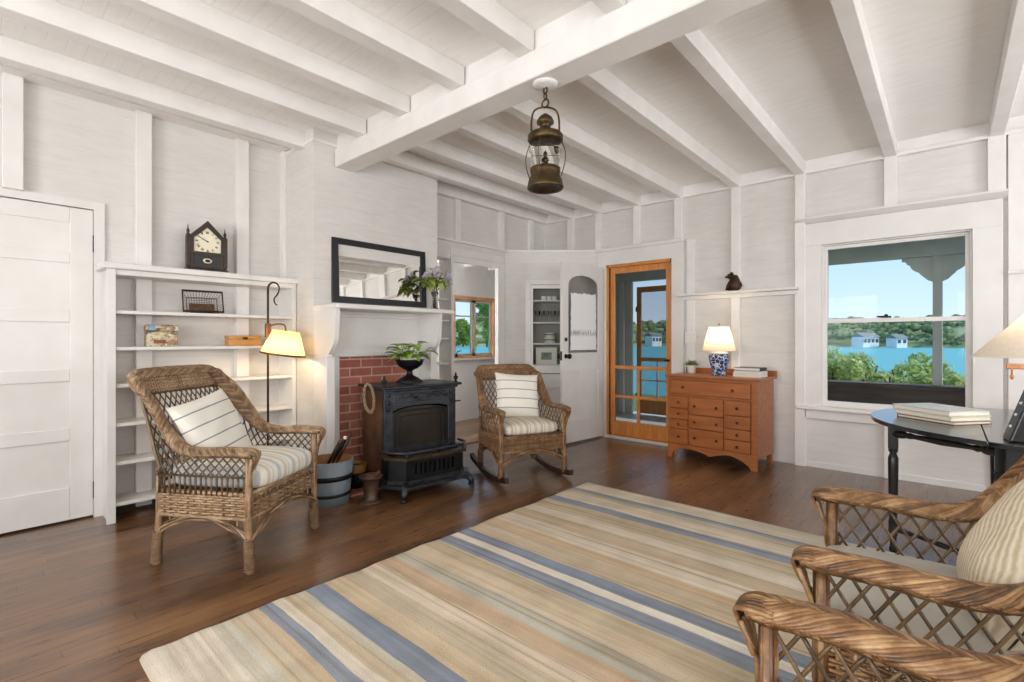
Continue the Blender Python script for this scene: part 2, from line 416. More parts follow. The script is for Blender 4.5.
def smoothpath(P, n):
    P = np.asarray(P, float); k = len(P)
    Q = np.vstack([2*P[0]-P[1], P, 2*P[-1]-P[-2]])
    out = []
    for t in np.linspace(0, k-1-1e-9, n):
        i = int(t); u = t-i; a, b, c, d = Q[i:i+4]
        out.append(.5*((2*b)+(-a+c)*u+(2*a-5*b+4*c-d)*u*u+(-a+3*b-3*c+d)*u**3))
    return np.array(out)
RN = random.Random(7)

# ================================================================== THE ROOM
PX = -4.05
XL, YB, ZC = -4.235, 5.24, 2.82          # left wall, back wall, ceiling
struct('floor', M().box(-5.4, -2.7, -.1, 2.75, 5.38, 0), MT['floor'])
struct('ceiling', M().box(-5.4, -2.7, ZC, 2.75, 6.1, ZC+.1), MT['ceil'])
mm = M(); holes(mm, XL-.14, 2.75, 0, ZC, [(-3.06, -2.29, 0, 2.04), (-.86, .14, .57, 2.03)], lambda q, a, b, c, d: q.box(a, YB, c, b, YB+.14, d))
struct('wall_back', mm, MT['wall'])
mm = M(); holes(mm, -2.7, YB, 0, ZC, [(-.2, .635, 0, 2.04), (3.50, 4.95, 0, 2.10)], lambda q, a, b, c, d: q.box(XL-.14, a, c, XL, b, d))
struct('wall_left', mm, MT['wall'])
mm = M(); holes(mm, XL-.14, 2.75, 0, ZC, [(-2.65, -1.15, .8, 2.2), (.15, 1.65, .8, 2.2)], lambda q, a, b, c, d: q.box(a, -2.7, c, b, -2.6, d))
struct('wall_front', mm, MT['wall'])
mm = M(); holes(mm, -2.6, YB, 0, ZC, [(-.5, 1.1, .8, 2.2), (2.6, 4.2, .8, 2.2)], lambda q, a, b, c, d: q.box(2.6, a, c, 2.75, b, d))
struct('wall_right', mm, MT['wall'])

# joists and beam
def joist(x, y0, y1, w=.1):
    struct('ceiling_joist', M().box(x-w/2, y0, 2.70, x+w/2, y1, ZC, .004), MT['beam'])
for x in (-3.89, -3.31, -2.78, -2.24, -1.70, -1.16, -.62, -.08, .46, 1.0, 1.6, 2.2): joist(x, -2.6, 2.05)
for x in (-3.6, -3.19, -2.68, -2.19, -1.60, -1.03, -.36, .275, .9, 1.5, 2.1): joist(x, 2.2, YB, .085)
struct('ceiling_beam', M().box(-3.69, 2.03, 2.555, 2.6, 2.21, 2.70, .006), MT['beam'])
mm = M().box(-3.7, 2.06, 2.70, 2.6, 2.18, ZC)
struct('trim_1', mm, MT['beam'])
struct('trim_2', M().box(XL, -2.6, 2.75, -4.10, 1.86, ZC, .003), MT['beam'])      # plate on the left wall
struct('trim_3', M().box(PX, 3.10, 2.70, PX+.07, YB, ZC, .003), MT['beam'])
struct('trim_4', M().box(XL, YB-.05, 2.695, 2.6, YB, 2.725, .003), MT['beam'])     # rail at the head of the studs
struct('trim_5', M().box(XL, YB-.02, 2.725, 2.6, YB, ZC), MT['beam'])
# studs
def stud(x0, x1, y0, y1, z0, z1): struct('wall_stud', M().box(x0, y0, z0, x1, y1, z1, .003), MT['beam'])
for x in (-3.6, -3.19, -2.68, -2.19): stud(x-.042, x+.042, YB-.05, YB, 2.25, 2.70)
for x in (-1.60,): stud(x-.042, x+.042, YB-.045, YB, 0, 2.70)
stud(-1.03-.042, -1.03+.042, YB-.045, YB, 0, 2.70)
stud(-.36-.045, -.36+.045, YB-.05, YB, 2.26, 2.70)
stud(-.36-.045, -.36+.045, YB-.04, YB, 0, .46)
stud(.225, .325, YB-.05, YB, 2.285, 2.70); stud(.335, .42, YB-.04, YB, 0, 2.70)
for x in (1.0, 1.7, 2.3): stud(x-.045, x+.045, YB-.05, YB, 0, 2.70)
stud(-2.10, -2.02, YB-.03, YB, 0, 2.24)
for y in (.24, ): stud(XL, XL+.06, y-.045, y+.045, 2.07, 2.75)
for y in (.88, 1.52): stud(XL, XL+.06, y-.045, y+.045, 0.02, 2.75)
stud(XL, XL+.07, 1.83, 1.86, 0.02, 2.75)
for y in (3.66, 4.37, 4.93): stud(PX, PX+.04, y-.04, y+.04, 2.25, 2.70)
for y in (-.6, -1.3, -2.0): stud(XL, XL+.06, y-.045, y+.045, 0, 2.75)
for y in (-1.4, -.6, 1.3, 2.45, 4.35): stud(2.55, 2.6, y-.045, y+.045, 0, ZC)

# chimney breast, brick fireplace opening
CX = -3.70
mm = M().box(XL-.05, 1.86, 0, CX, 3.10, ZC)
struct('wall_chimney', mm, MT['wall'])
struct('trim_6', M().box(XL-.02, 1.85, 2.715, CX+.012, 3.11, 2.74), MT['beam'])
m, n, b = newmat('red_brick'); b.inputs['Roughness'].default_value = .8
geo = N(n, 'ShaderNodeNewGeometry').outputs['Position']; sp = N(n, 'ShaderNodeSeparateXYZ'); n.links.new(geo, sp.inputs[0])
cb = N(n, 'ShaderNodeCombineXYZ'); n.links.new(sp.outputs[1], cb.inputs[0]); n.links.new(sp.outputs[2], cb.inputs[1])
br = N(n, 'ShaderNodeTexBrick'); n.links.new(cb.outputs[0], br.inputs['Vector']); br.inputs['Scale'].default_value = 1
br.inputs['Brick Width'].default_value = .205; br.inputs['Row Height'].default_value = .072; br.inputs['Mortar Size'].default_value = .007; br.inputs['Mortar Smooth'].default_value = .3
br.inputs['Color1'].default_value = lin('#a05a49'); br.inputs['Color2'].default_value = lin('#b4705d'); br.inputs['Mortar'].default_value = lin('#c3a99b'); br.inputs['Bias'].default_value = 0
mx = N(n, 'ShaderNodeMix', data_type='RGBA', blend_type='MULTIPLY'); mx.inputs[0].default_value = .3
n.links.new(br.outputs[0], mx.inputs[6]); n.links.new(ramp(n, noise(n, geo, 25, 4), ((.3, '#b0a090'), (.7, '#ffffff'))), mx.inputs[7]); n.links.new(mx.outputs[2], b.inputs['Base Color'])
bump(n, b, math_(n, 'SUBTRACT', math_(n, 'MULTIPLY', noise(n, geo, 60, 3), .3), br.outputs['Fac']), .6, .008)
MT['brick'] = m
struct('trim_7', M().box(CX, 1.95, 0, CX+.03, 2.90, 1.035), MT['brick'])
struct('trim_8', M().box(CX, 1.93, 0, CX+.37, 2.93, .02), MT['brick'])

# mantelpiece
t = thing('mantelpiece', 'white painted wooden mantelpiece with curved brackets around the red brick', 'mantelpiece', (CX, 1.86, 0))
mp = M(); mp.box(.0, -.005, 1.40, .37, 1.13, 1.435, .006); mp.box(0, .03, 1.372, .05, 1.06, 1.40, .004); mp.build('shelf', MT['trim'], t)
def bracket(y):
    pts = [(0, 1.40), (.335, 1.40)]
    for k in range(13):
        u = k/12; z = 1.40-.345*u; x = .335-.03*u-.085*max(0, (u-.6)/.4)**2
        pts.append((x, z))
    pts += [(.22, 1.04), (0, 1.04)]
    q = M(); q.prism([(x, z) for x, z in pts], y, y+.035, 1); q.build('bracket', MT['trim'], t)
bracket(.0); bracket(.985)
for y in (0, 1.0):
    M().box(0, y, 0.0, .20, y+.07, 1.04, .004).build('pilaster', MT['trim'], t)
M().box(0, .035, 1.055, .022, .985, 1.372).build('panel', MT['trim'], t)
M().box(0, .07, 1.03, .045, 1.0, 1.06, .004).box(.02, .05, 1.35, .05, .985, 1.372, .004).build('moulding', MT['trim'], t)
M().box(0, .07, 0.0, .035, .20, 1.035, .003).build('jamb', MT['trim'], t)
M().box(0, .89, 0.0, .035, 1.0, 1.035, .003).build('jamb', MT['trim'], t)

# left door
d1 = structE('door_1', (XL, .615, 0))
mm = M(); mm.box(-.045, -.80, .012, -.005, 0, 2.02)
mm.build('door_slab', MT['door'], d1)
rails = [(.012, .22), (.52, .60), (.90, .98), (1.28, 1.36), (1.66, 1.73), (1.92, 2.02)]
mm = M(); mm.box(-.006, -.80, .012, .008, -.69, 2.02); mm.box(-.006, -.115, .012, .008, 0, 2.02)
for a, b_ in rails: mm.box(-.006, -.69, a, .008, -.115, b_)
mm.build('door_panels', MT['door'], d1, bevel=.004)
for z in (.18, 1.80):
    M().lathe([(.0, -.055), (.008, -.055), (.008, .055), (.0, .055)], (.012, .006, z), 10).build('door_hinge', MT['sash_dark'], d1)
mm = M().box(XL-.02, .617, 0, XL+.022, .672, 2.025).box(XL-.02, -.86, 2.025, XL+.022, .672, 2.075).box(XL-.02, -.86, 0, XL+.022, -.80, 2.025)
struct('trim_9', mm, MT['trim'])
struct('trim_10', M().box(XL-.2, -.25, .0, XL-.15, .7, 2.1), MT['shadowboard'])

# bookcase
bc = thing('bookcase', 'white painted built-in bookcase of shallow open shelves against the left wall', 'bookcase', (XL, .66, 0))
M().box(.0, .0, 0, .255, .03, 1.62, .002).box(.235, -.015, 0, .262, .03, 1.62, .002).build('side_panel', MT['trim'], bc)
M().box(.0, 1.165, 0, .255, 1.195, 1.62, .002).build('side_panel', MT['trim'], bc)
M().box(0, -.04, 1.62, .285, 1.215, 1.66, .006).box(0, .02, 1.585, .25, 1.18, 1.62, .003).build('top', MT['trim'], bc)
for z in (.121, .383, .631, .882, 1.122, 1.358):
    M().box(0, .03, z-.022, .245, 1.165, z, .002).build('shelf', MT['trim'], bc)
M().box(.03, .03, 0, .045, 1.165, .10).build('toe_board', MT['shadowboard'], bc)

# partition beyond the chimney: niche shelves, opening, diagonal corner
mm = M(); holes(mm, 3.59, 4.485, 0, 2.25, [(3.615, 4.317, 0, 2.02)], lambda q, a, b, c, d: q.box(PX-.035, a, c, PX, b, d))
mm.box(XL, 3.10, 2.05, PX, 3.59, 2.25); mm.box(PX-.035, 3.10, 2.25, PX, 5.24, ZC)
struct('wall_partition', mm, MT['wall'])
struct('trim_11', M().box(PX, 3.10, 2.235, PX+.03, 4.49, 2.262, .004), MT['beam'])
struct('trim_12', M().box(PX, 3.575, 0, PX+.02, 3.615, 2.02).box(PX, 4.317, 0, PX+.02, 4.43, 2.02).box(PX, 3.575, 2.02, PX+.02, 4.43, 2.08).box(PX, 3.575, 2.09, PX+.012, 4.43, 2.17), MT['trim'])
nb = thing('niche_shelves', 'narrow white shelves built in between chimney and doorway', 'shelves', (XL, 3.11, 0))
for z in (.30, .62, .92, 1.19, 1.385, 1.615, 1.85): M().box(.0, 0, z-.02, .17, .46, z, .002).build('shelf', MT['trim'], nb)
M().box(.15, .0, 0, .185, .02, 2.05, .002).build('side_panel', MT['trim'], nb)
M().box(.0, .465, 0, .188, .48, 2.05, .002).build('side_panel', MT['trim'], nb)

P0 = Vector((-4.035, 4.479)); P1 = Vector((-3.184, 5.23)); DL = (P1-P0).length; dd = (P1-P0)/DL
DM = frameM((P0.x, P0.y, 0), dd)          # local x along the diagonal, local -y into the room
mm = M(DM); holes(mm, -.02, DL+.02, 0, 2.25, [(.205*DL, .66*DL, .60, 1.88)], lambda q, a, b, c, d: q.box(a, 0, c, b, .03, d))
struct('wall_corner', mm, MT['wall'])
struct('trim_13', M(DM).box(-.03, -.02, 2.235, DL+.03, .3, 2.262, .004), MT['beam'])
mm = M().prism([(XL, 4.48), (-4.035, 4.48), (-3.184, 5.232), (-3.184, YB), (XL, YB)], 2.225, 2.255)
struct('trim_14', mm, MT['beam'])
struct('trim_15', M().box(-3.2, YB-.045, 2.06, -2.13, YB, 2.22).box(-3.2, YB-.075, 2.22, -2.13, YB, 2.262, .006).box(-3.2, YB-.045, 0, -3.085, YB, 2.06, .003).box(-2.265, YB-.045, 0, -2.13, YB, 2.06, .003), MT['trim'])

cc = thing('corner_cupboard', 'white built-in corner cupboard with glazed door and shelves', 'cupboard', (P0.x, P0.y, 0), math.atan2(dd.y, dd.x))
a, b_ = .20*DL, .665*DL
mm = M(); holes(mm, a, b_, .58, 1.90, [(.255*DL, .62*DL, .75, 1.84)], lambda q, u, v_, c, d: q.box(u, -.014, c, v_, .012, d)); mm.build('frame', MT['trim'], cc, bevel=.003)
mm = M(); holes(mm, .258*DL, .617*DL, .76, 1.835, [(.28*DL, .585*DL, .855, 1.79)], lambda q, u, v_, c, d: q.box(u, -.022, c, v_, .0, d)); dr = mm.build('door', MT['trim'], cc, bevel=.003)
M().box(.29*DL, -.012, .85, .585*DL, -.009, 1.795).build('pane', MT['pane'], dr)
for z in (1.03, 1.70): M().box(.60*DL, -.034, z, .612*DL, -.02, z+.07).build('hinge', MT['sash_dark'], dr)
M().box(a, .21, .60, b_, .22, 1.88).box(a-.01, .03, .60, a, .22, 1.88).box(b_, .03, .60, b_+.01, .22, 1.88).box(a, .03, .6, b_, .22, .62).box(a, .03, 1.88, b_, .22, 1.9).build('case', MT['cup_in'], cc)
for z in (.86, 1.125, 1.385, 1.655): M().box(a, .03, z-.018, b_, .26, z).build('shelf', MT['trim'], cc)
def incup(s, off, z):
    p = P0+dd*(s*DL); nrm = Vector((-dd.y, dd.x)); q = p+nrm*off; return (q.x, q.y, z)
pf = thing('picture_frame', 'framed print with wide pale mat leaning on the lowest cupboard shelf', 'picture', incup(.43, .10, .86), math.atan2(dd.y, dd.x))
mm = M(); holes(mm, -.13, .13, 0, .21, [(-.105, .105, .025, .185)], lambda q, u, v_, c, d: q.box(u, -.01, c, v_, .01, d)); mm.build('frame', MT['lace'], pf)
M().box(-.105, -.004, .025, .105, .006, .185).build('mat', MT['paper'], pf)
MT['print'] = mat('green_grey_print', '#5f6b64', .6, 0, '#9aa39b', 12)
M().box(-.065, -.007, .06, .065, 0, .15).build('print', MT['print'], pf)
for k, (s_, z, lb) in enumerate(((.47, 1.125, 'lower'), (.47, 1.20, 'upper'))):
    t = thing('crock', ['white banded crock on the middle cupboard shelf', 'small white crock stacked on the banded crock'][k], 'crock', incup(s_, .13, z))
    h = .075 if k == 0 else .055; r_ = .075 if k == 0 else .066
    M().lathe([(r_*.9, 0), (r_, .01), (r_, h-.008), (r_*.93, h)], n=18).build('body', MT['lace'], t)
    M().lathe([(r_*1.01, h*.45), (r_*1.02, h*.45), (r_*1.02, h*.62), (r_*1.01, h*.62)], n=18, cap=False).build('band', MT['bronze'], t)
for k, s_ in enumerate((.33, .38, .43, .50, .55)):
    o = M().lathe([(.022, 0), (.004, .004), (.004, .06), (.028, .085), (.03, .14), (.028, .14), (.026, .088), (0, .07)], n=12).build('wine_glass', MT['pane'], loc=incup(s_, .12, 1.385))
    tag(o, 'stemmed glass on the second cupboard shelf, '+['at the left end', 'second from left', 'in the middle', 'second from right', 'at the right end'][k], 'glass', 'glasses in the corner cupboard')
for k, s_ in enumerate((.40, .46, .52)):
    o = M().lathe([(.02, 0), (.03, .003), (.033, .05), (.03, .05), (.027, .006), (0, .005)], n=12).build('cup', MT['white'], loc=incup(s_, .11, 1.655))
    tag(o, 'small white cup on the top cupboard shelf, '+['leftmost of three', 'middle of three', 'rightmost of three'][k], 'cup', 'cups in the corner cupboard')

# white half-glazed door standing open
d2 = structE('door_2', (-3.115, 5.17, 0), R(-95.5))
# local: x from hinge (0) to free edge (.76); local y thickness
mm = M(); WD, T = .745, .036
mm.box(0, -T/2, .02, .10, T/2, 2.02); mm.box(WD-.10, -T/2, .02, WD, T/2, 2.02)
mm.box(.10, -T/2, .02, WD-.10, T/2, .27); mm.box(.10, -T/2, .82, WD-.10, T/2, 1.02)
mm.box(WD/2-.055, -T/2, .27, WD/2+.055, T/2, .82)
c0, c1, zs = .10, WD-.10, 1.74
rad = (c1-c0)/2; arch = [(c0+rad-rad*math.cos(PI*k/20), zs+.16*math.sin(PI*k/20)**.7) for k in range(21)]
mm.prism([(c0, zs)]+arch[1:-1]+[(c1, zs), (c1, 2.02), (c0, 2.02)], -T/2, T/2, 1)
mm.build('door_frame', MT['door'], d2, bevel=.004)
M().box(.10, -.008, .27, WD/2-.055, .008, .82).box(WD/2+.055, -.008, .27, WD-.10, .008, .82).build('door_panels', MT['door'], d2)
M().prism([(c0, 1.02)]+[(c1, 1.02)]+[(c1, zs)]+arch[::-1][1:-1]+[(c0, zs)], -.003, .003, 1).build('door_glass', MT['door_pane'], d2)
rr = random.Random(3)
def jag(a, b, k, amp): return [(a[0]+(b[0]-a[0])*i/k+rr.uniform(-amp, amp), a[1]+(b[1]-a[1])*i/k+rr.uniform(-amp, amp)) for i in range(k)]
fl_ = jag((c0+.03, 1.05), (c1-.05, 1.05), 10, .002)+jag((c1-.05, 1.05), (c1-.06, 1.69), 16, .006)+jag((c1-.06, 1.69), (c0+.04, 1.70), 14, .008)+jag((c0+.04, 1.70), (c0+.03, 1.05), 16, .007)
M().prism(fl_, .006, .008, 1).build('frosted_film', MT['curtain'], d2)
for s_ in (-1, 1):
    kn = M(); kn.lathe([(.0, 0), (.026, 0), (.026, .006), (.011, .01), (.011, .03), (.026, .04), (.031, .055), (.024, .068), (0, .072)], (0, 0, 0), 14, 1)
    kn.m = None
    o = kn.build('door_knob', MT['sash_dark'], d2); o.location = (WD-.055, s_*T/2, .985)
    if s_ < 0: o.rotation_euler = (PI, 0, 0)
    o = M().lathe([(.0, 0), (.022, 0), (.022, .008), (.015, .012), (.012, .008), (.0, .008)], (0, 0, 0), 16, 1).build('deadbolt', MT['brass'], d2); o.location = (WD-.055, s_*T/2, 1.17)
    if s_ < 0: o.rotation_euler = (PI, 0, 0)
M().box(WD, -.012, .94, WD+.003, .012, 1.04).build('lock_plate', MT['sash_dark'], d2)

# screen door in its frame
d3 = structE('door_3', (-3.06, YB+.02, 0))
mm = M(); mm.box(0, 0, .03, .065, .03, 2.03, .003).box(.705, 0, .03, .77, .03, 2.03, .003).box(.065, 0, 1.955, .705, .03, 2.03, .003).box(.065, 0, .03, .705, .03, .20, .003)
mm.box(.065, 0, .82, .705, .03, .86, .003).box(.065, 0, .475, .705, .03, .51, .003).box(.35, .004, .20, .385, .026, .82, .002)
mm.build('door_frame', MT['orange'], d3)
M().box(.065, .012, .20, .705, .014, 1.955).build('screen', MT['screen'], d3)
M().box(.72, -.03, .93, .75, 0, .95).box(.70, -.036, .925, .76, -.025, .945).build('latch', MT['sash_dark'], d3)
mm = M().box(-3.085, YB-.02, 0, -3.06, YB+.14, 2.055).box(-2.29, YB-.02, 0, -2.265, YB+.14, 2.055).box(-3.085, YB-.02, 2.03, -2.265, YB+.14, 2.06).box(-3.085, YB-.06, 0, -2.265, YB+.14, .03)
struct('trim_16', mm, [MT['orange']])
struct('trim_17', M().box(-3.09, YB-.08, 0, -2.26, YB-.055, .035, .006), MT['grey_paint'])

# window_1: double-hung sash
w1 = structE('window_1', (-.86, YB, .57))
mm = M(); 
mm.box(-.185, -.035, -.02, 0.0, 0, 1.47, .004); mm.box(1.0, -.035, -.02, 1.17, 0, 1.47, .004)
mm.box(-.185, -.038, 1.455, 1.17, 0, 1.66, .004)
mm.prism([(-.0, 1.655), (-.085, 1.70), (-.085, 1.715), (0, 1.715)], -.21, 1.195, 0)
mm.build('casing', MT['trim'], w1)
M().box(-.20, -.075, -.04, 1.185, .0, -.005, .006).box(-.17, -.03, -.125, 1.155, 0, -.04, .004).build('sill', MT['trim'], w1)
M().box(-.185, -.03, -.57, -.12, 0, -.04, .003).box(1.10, -.03, -.57, 1.17, 0, -.04, .003).build('casing_legs', MT['trim'], w1)
mm = M(); mm.box(0, .001, 0, .012, .14, 1.46).box(.988, .001, 0, 1.0, .14, 1.46).box(.012, .001, 1.447, .988, .14, 1.46).box(.012, .001, 0, .988, .14, .015); mm.build('jamb', MT['trim'], w1)
def sash(name, z0, z1, y, bot, top):
    q = M(); holes(q, .012, .988, z0, z1, [(.037, .962, z0+bot, z1-top)], lambda q, a, b, c, d: q.box(a, y, c, b, y+.035, d))
    o = q.build(name, MT['trim'], w1); M().box(.035, y+.016, z0+bot-.002, .965, y+.019, z1-top+.002).build('pane', MT['pane'], o); return o
sash('lower_sash', .015, .785, .012, .03, .035); sash('upper_sash', .752, 1.447, .05, .03, .028)
M().box(.43, .0, .785, .50, .035, .80, .002).lathe([(0, 0), (.014, 0), (.012, .014), (0, .016)], (.465, .02, .80), 10).box(.40, .01, .79, .47, .022, .803).build('sash_lock', MT['sash_dark'], w1)

# unseen windows added as frames around the fill lamps behind and beside the camera
for k, (x, y, rz) in enumerate(((-2.65, -2.6, 0), (.15, -2.6, 0), (2.6, -.5, R(90)), (2.6, 2.6, R(90)))):
    w = structE('window_%d' % (k+3), (x, y, .8), rz); L = 1.5 if k < 2 else 1.6
    sgn = 1 if k < 2 else 1
    M().box(-.1, 0, -.08, 0, .03, 1.5).box(L, 0, -.08, L+.1, .03, 1.5).box(-.1, 0, 1.4, L+.1, .03, 1.52).box(-.12, 0, -.1, L+.12, .06, 0).build('casing', MT['trim'], w)
    M().box(L/2-.03, -.08, 0, L/2+.03, -.04, 1.4).box(0, -.08, .68, L, -.04, .72).build('sash', MT['trim'], w)

# wall shelf over the dresser, switch plate, ledge right of the window
ws_ = thing('wall_shelf', 'long narrow white shelf on the back wall above the dresser', 'shelf', (-2.16, YB, 1.62))
M().box(.0, -.15, .01, 1.13, 0, .032, .004).build('board', MT['trim'], ws_)
M().box(.02, -.05, -.03, 1.12, 0, .01, .004).build('apron', MT['trim'], ws_)
o = thing('light_switch', 'white double switch plate on the wall left of the ginger jar lamp', 'switch', (-2.06, YB-.032, 1.19))
M().box(-.06, -.006, -.058, .06, .002, .058, .003).build('plate', MT['white'], o)
for x in (-.025, .025): M().box(x-.006, -.016, -.012, x+.006, -.005, .012, .002).build('toggle', MT['white'], o)
struct('trim_18', M().box(.44, YB-.10, 1.655, 2.5, YB, 1.68, .003).box(.33, YB-.07, 1.655, .44, YB-.03, 1.68, .003), MT['trim'])
struct('baseboard_back', M().box(-.98, YB-.012, 0, .22, YB, .05), MT['trim'])

# ------------------------------------------------------------------ alcove past the left opening
struct('wall_alcove', (lambda q: (holes(q, 3.0, 6.0, 0, ZC, [(4.68, 5.56, .90, 1.80)], lambda q, a, b, c, d: q.box(-5.39, a, c, -5.25, b, d)), q.box(-5.39, 2.9, 0, XL-.14, 3.0, ZC), q.box(-5.39, 6.0, 0, XL-.14, 6.1, ZC), q.box(-4.395, 5.38, 0, -4.255, 6.0, ZC))[0] or q)(M()), MT['door'])
struct('trim_19', M().box(-5.39, 5.38, -.1, -4.25, 6.1, 0), MT['floor'])
mm = M().box(-5.25, 3.0, 2.30, XL-.14, 6.0, 2.33)
for y in (3.4, 3.9, 4.4, 4.9, 5.4): mm.box(-5.25, y, 2.22, XL-.14, y+.06, 2.30)
struct('trim_20', mm, MT['door'])
w2 = structE('window_2', (-5.25, 4.68, .90))
M().box(-.1, 0, 0, .01, .05, .90, .003).box(-.1, .83, 0, .01, .88, .9, .003).box(-.1, .05, .85, .01, .83, .90, .003).box(-.1, .05, 0, .0, .83, .03, .003).build('frame', MT['fir_pale'], w2)
M().box(-.02, -.06, -.03, .05, .94, .0, .004).build('sill', MT['grey_paint'], w2)
for y0, y1 in ((.05, .43), (.45, .83)):
    o = M().box(-.06, y0, .03, -.03, y0+.035, .85).box(-.06, y1-.035, .03, -.03, y1, .85).box(-.06, y0, .03, -.03, y1, .065).box(-.06, y0, .815, -.03, y1, .85).box(-.055, y0, .60, -.035, y1, .62).build('sash', MT['fir_grey'], w2)
    M().box(-.047, y0+.03, .06, -.044, y1-.03, .82).build('pane', MT['pane'], o)
M().box(.01, .03, .02, .05, .05, .06).tube([(.03, .04, .06), (.04, .06, .1), (.05, .12, .11)], .007, 6).build('latch', MT['sash_dark'], w2)
struct('floor_threshold', M().box(XL-.14, 3.56, 0, PX+.02, 4.46, .012), MT['floor'])

# ================================================================== OUTSIDE
YP = 7.4
struct('porch_floor', M().box(-4.25, YB+.14, -.12, 6.5, 7.6, -.04), MT['porchfloor'])
struct('porch_ceiling_sun_block', M().box(-4.4, YB+.14, 2.42, 6.5, 7.9, 2.48).box(2.75, -3, 2.42, 6.5, YB+.14, 2.48), MT['grey_paint'])  # second box: unseen roof added to keep sun off the right windows
struct('porch_beam', M().box(-4.4, YP-.06, 2.12, 4.0, YP+.06, 2.42, .005), MT['grey_paint'])
for x in (-3.4, -2.6, -1.8, -1.05, -.25, .5, 1.3): struct('porch_rafter', M().box(x-.035, YB+.14, 2.34, x+.035, YP-.06, 2.42), MT['white'])
struct('wall_porch', M().box(-4.395, YB+.14, -.1, -4.25, 7.6, 2.48).box(-4.25, YP-.03, -.1, -3.95, YP+.03, 2.2), MT['grey_paint'])
for x in (-4.05, -3.9):
    struct('porch_stud', M().box(x-.04, YP-.08, -.04, x+.04, YP-.03, 2.12, .003), MT['trim' if x < -4 else 'grey_paint'])
def porch_post(x, lab):
    t = thing('porch_post', lab, 'post', (x, YP, -.04), 0, 'porch posts')
    M().box(-.043, -.043, .69, .043, .043, 2.16, .006).build('shaft', MT['grey_paint'], t)
    for s in (-1, 1):
        pts = [(0, 2.15), (.30, 2.15), (.30, 2.11), (.26, 2.10), (.25, 2.06), (.22, 2.04)]
        for k in range(9):
            a = k/8; pts.append((.22-.10*a+.025*math.sin(a*PI), 2.04-.13*a))
        pts += [(.125, 1.90), (.10, 1.87), (.05, 1.80), (0, 1.77)]
        outer = [(s*(.043+x_*.92), 2.155-(2.155-z)*.74) for x_, z in pts]
        q = M(); q.prism(outer, -.025, .025, 1); q.build('bracket', MT['grey_paint'], t)
    return t
porch_post(-.088, 'grey porch post with scrolled brackets outside the large window')
struct('wall_porch_rail', M().box(-3.0, YP-.10, -.04, 3.6, YP+.06, .64).box(-3.0, YP-.16, .60, 3.6, YP+.08, .65, .004), MT['dark_stain'])
for k, x in enumerate((-3.02,)):
    o = M().box(x-.07, YP-.07, -.04, x+.01, YP+.07, 2.12, .005).build('porch_post', MT['dark_stain']); tag(o, 'dark stained square porch post right of the far screen door', 'post')
d4 = structE('door_4', (-3.80, YP-.03, -.04))
mm = M(); mm.box(0, 0, .02, .075, .03, 2.06, .003).box(.62, 0, .02, .70, .03, 2.06, .003).box(.075, 0, 1.97, .62, .03, 2.06, .003).box(.075, 0, .02, .62, .03, .26, .003).box(.075, 0, .86, .62, .03, .92, .003)
mm.build('door_frame', MT['orange'], d4)
M().box(.34, .004, .26, .365, .026, .86).box(.075, .004, .54, .62, .026, .57).build('muntin', MT['trim'], d4)
M().box(.075, .012, .26, .62, .014, 1.97).build('screen', MT['screen'], d4)
M().lathe([(0, -.04), (.012, -.04), (.012, .04), (0, .04)], (.0, -.01, .3), 8).lathe([(0, -.04), (.012, -.04), (.012, .04), (0, .04)], (.0, -.01, 1.7), 8).build('hinge', MT['sash_dark'], d4)

# land, water, far shore
def ground_m():
    m, n, b = newmat('shore_grass'); b.inputs['Roughness'].default_value = .9
    geo = N(n, 'ShaderNodeNewGeometry').outputs['Position']
    n.links.new(ramp(n, noise(n, geo, .35, 5), ((.3, '#5e7339'), (.5, '#7d8c4d'), (.72, '#a39b6b'))), b.inputs['Base Color']); return m
MT['ground'] = ground_m()
mw, n, b = newmat('lake_water'); b.inputs['Base Color'].default_value = lin('#6fb3b4'); b.inputs['Roughness'].default_value = .5; b.inputs['Specular IOR Level'].default_value = .08
geo = N(n, 'ShaderNodeNewGeometry').outputs['Position']
bump(n, b, noise(n, mapped(n, geo, (.25, .8, 1)), 1.2, 3), .25, .3); MT['water'] = mw
struct('lawn', M().box(-60, 7.7, -2.0, 40, 15, -.62).box(-60, -3, -2, -5.5, 9, -.62), MT['ground'])
o = M().add([(-900, -300, -3), (700, -300, -3), (700, 1200, -3), (-900, 1200, -3)], [(0, 1, 2, 3)]).build('lake', MT['water']); o['kind'] = 'structure'
def hillmat(name, cs):
    m, n, b = newmat(name); b.inputs['Roughness'].default_value = 1; b.inputs['Specular IOR Level'].default_value = .05
    geo = N(n, 'ShaderNodeNewGeometry').outputs['Position']
    v = N(n, 'ShaderNodeTexVoronoi'); v.inputs['Scale'].default_value = .16; n.links.new(geo, v.inputs['Vector'])
    k = math_(n, 'ADD', math_(n, 'MULTIPLY', noise(n, geo, .05, 5), .7), math_(n, 'MULTIPLY', v.outputs['Color'], .3))
    n.links.new(ramp(n, k, ((.32, cs[0]), (.48, cs[1]), (.66, cs[2]))), b.inputs['Base Color'])
    return m
MT['hill'] = hillmat('far_woods', ('#73805a', '#929c70', '#b5b28e'))
MT['shoreline'] = mat('pale_shore', '#b3a98f', .9, 0, '#cdc4ab', .3)
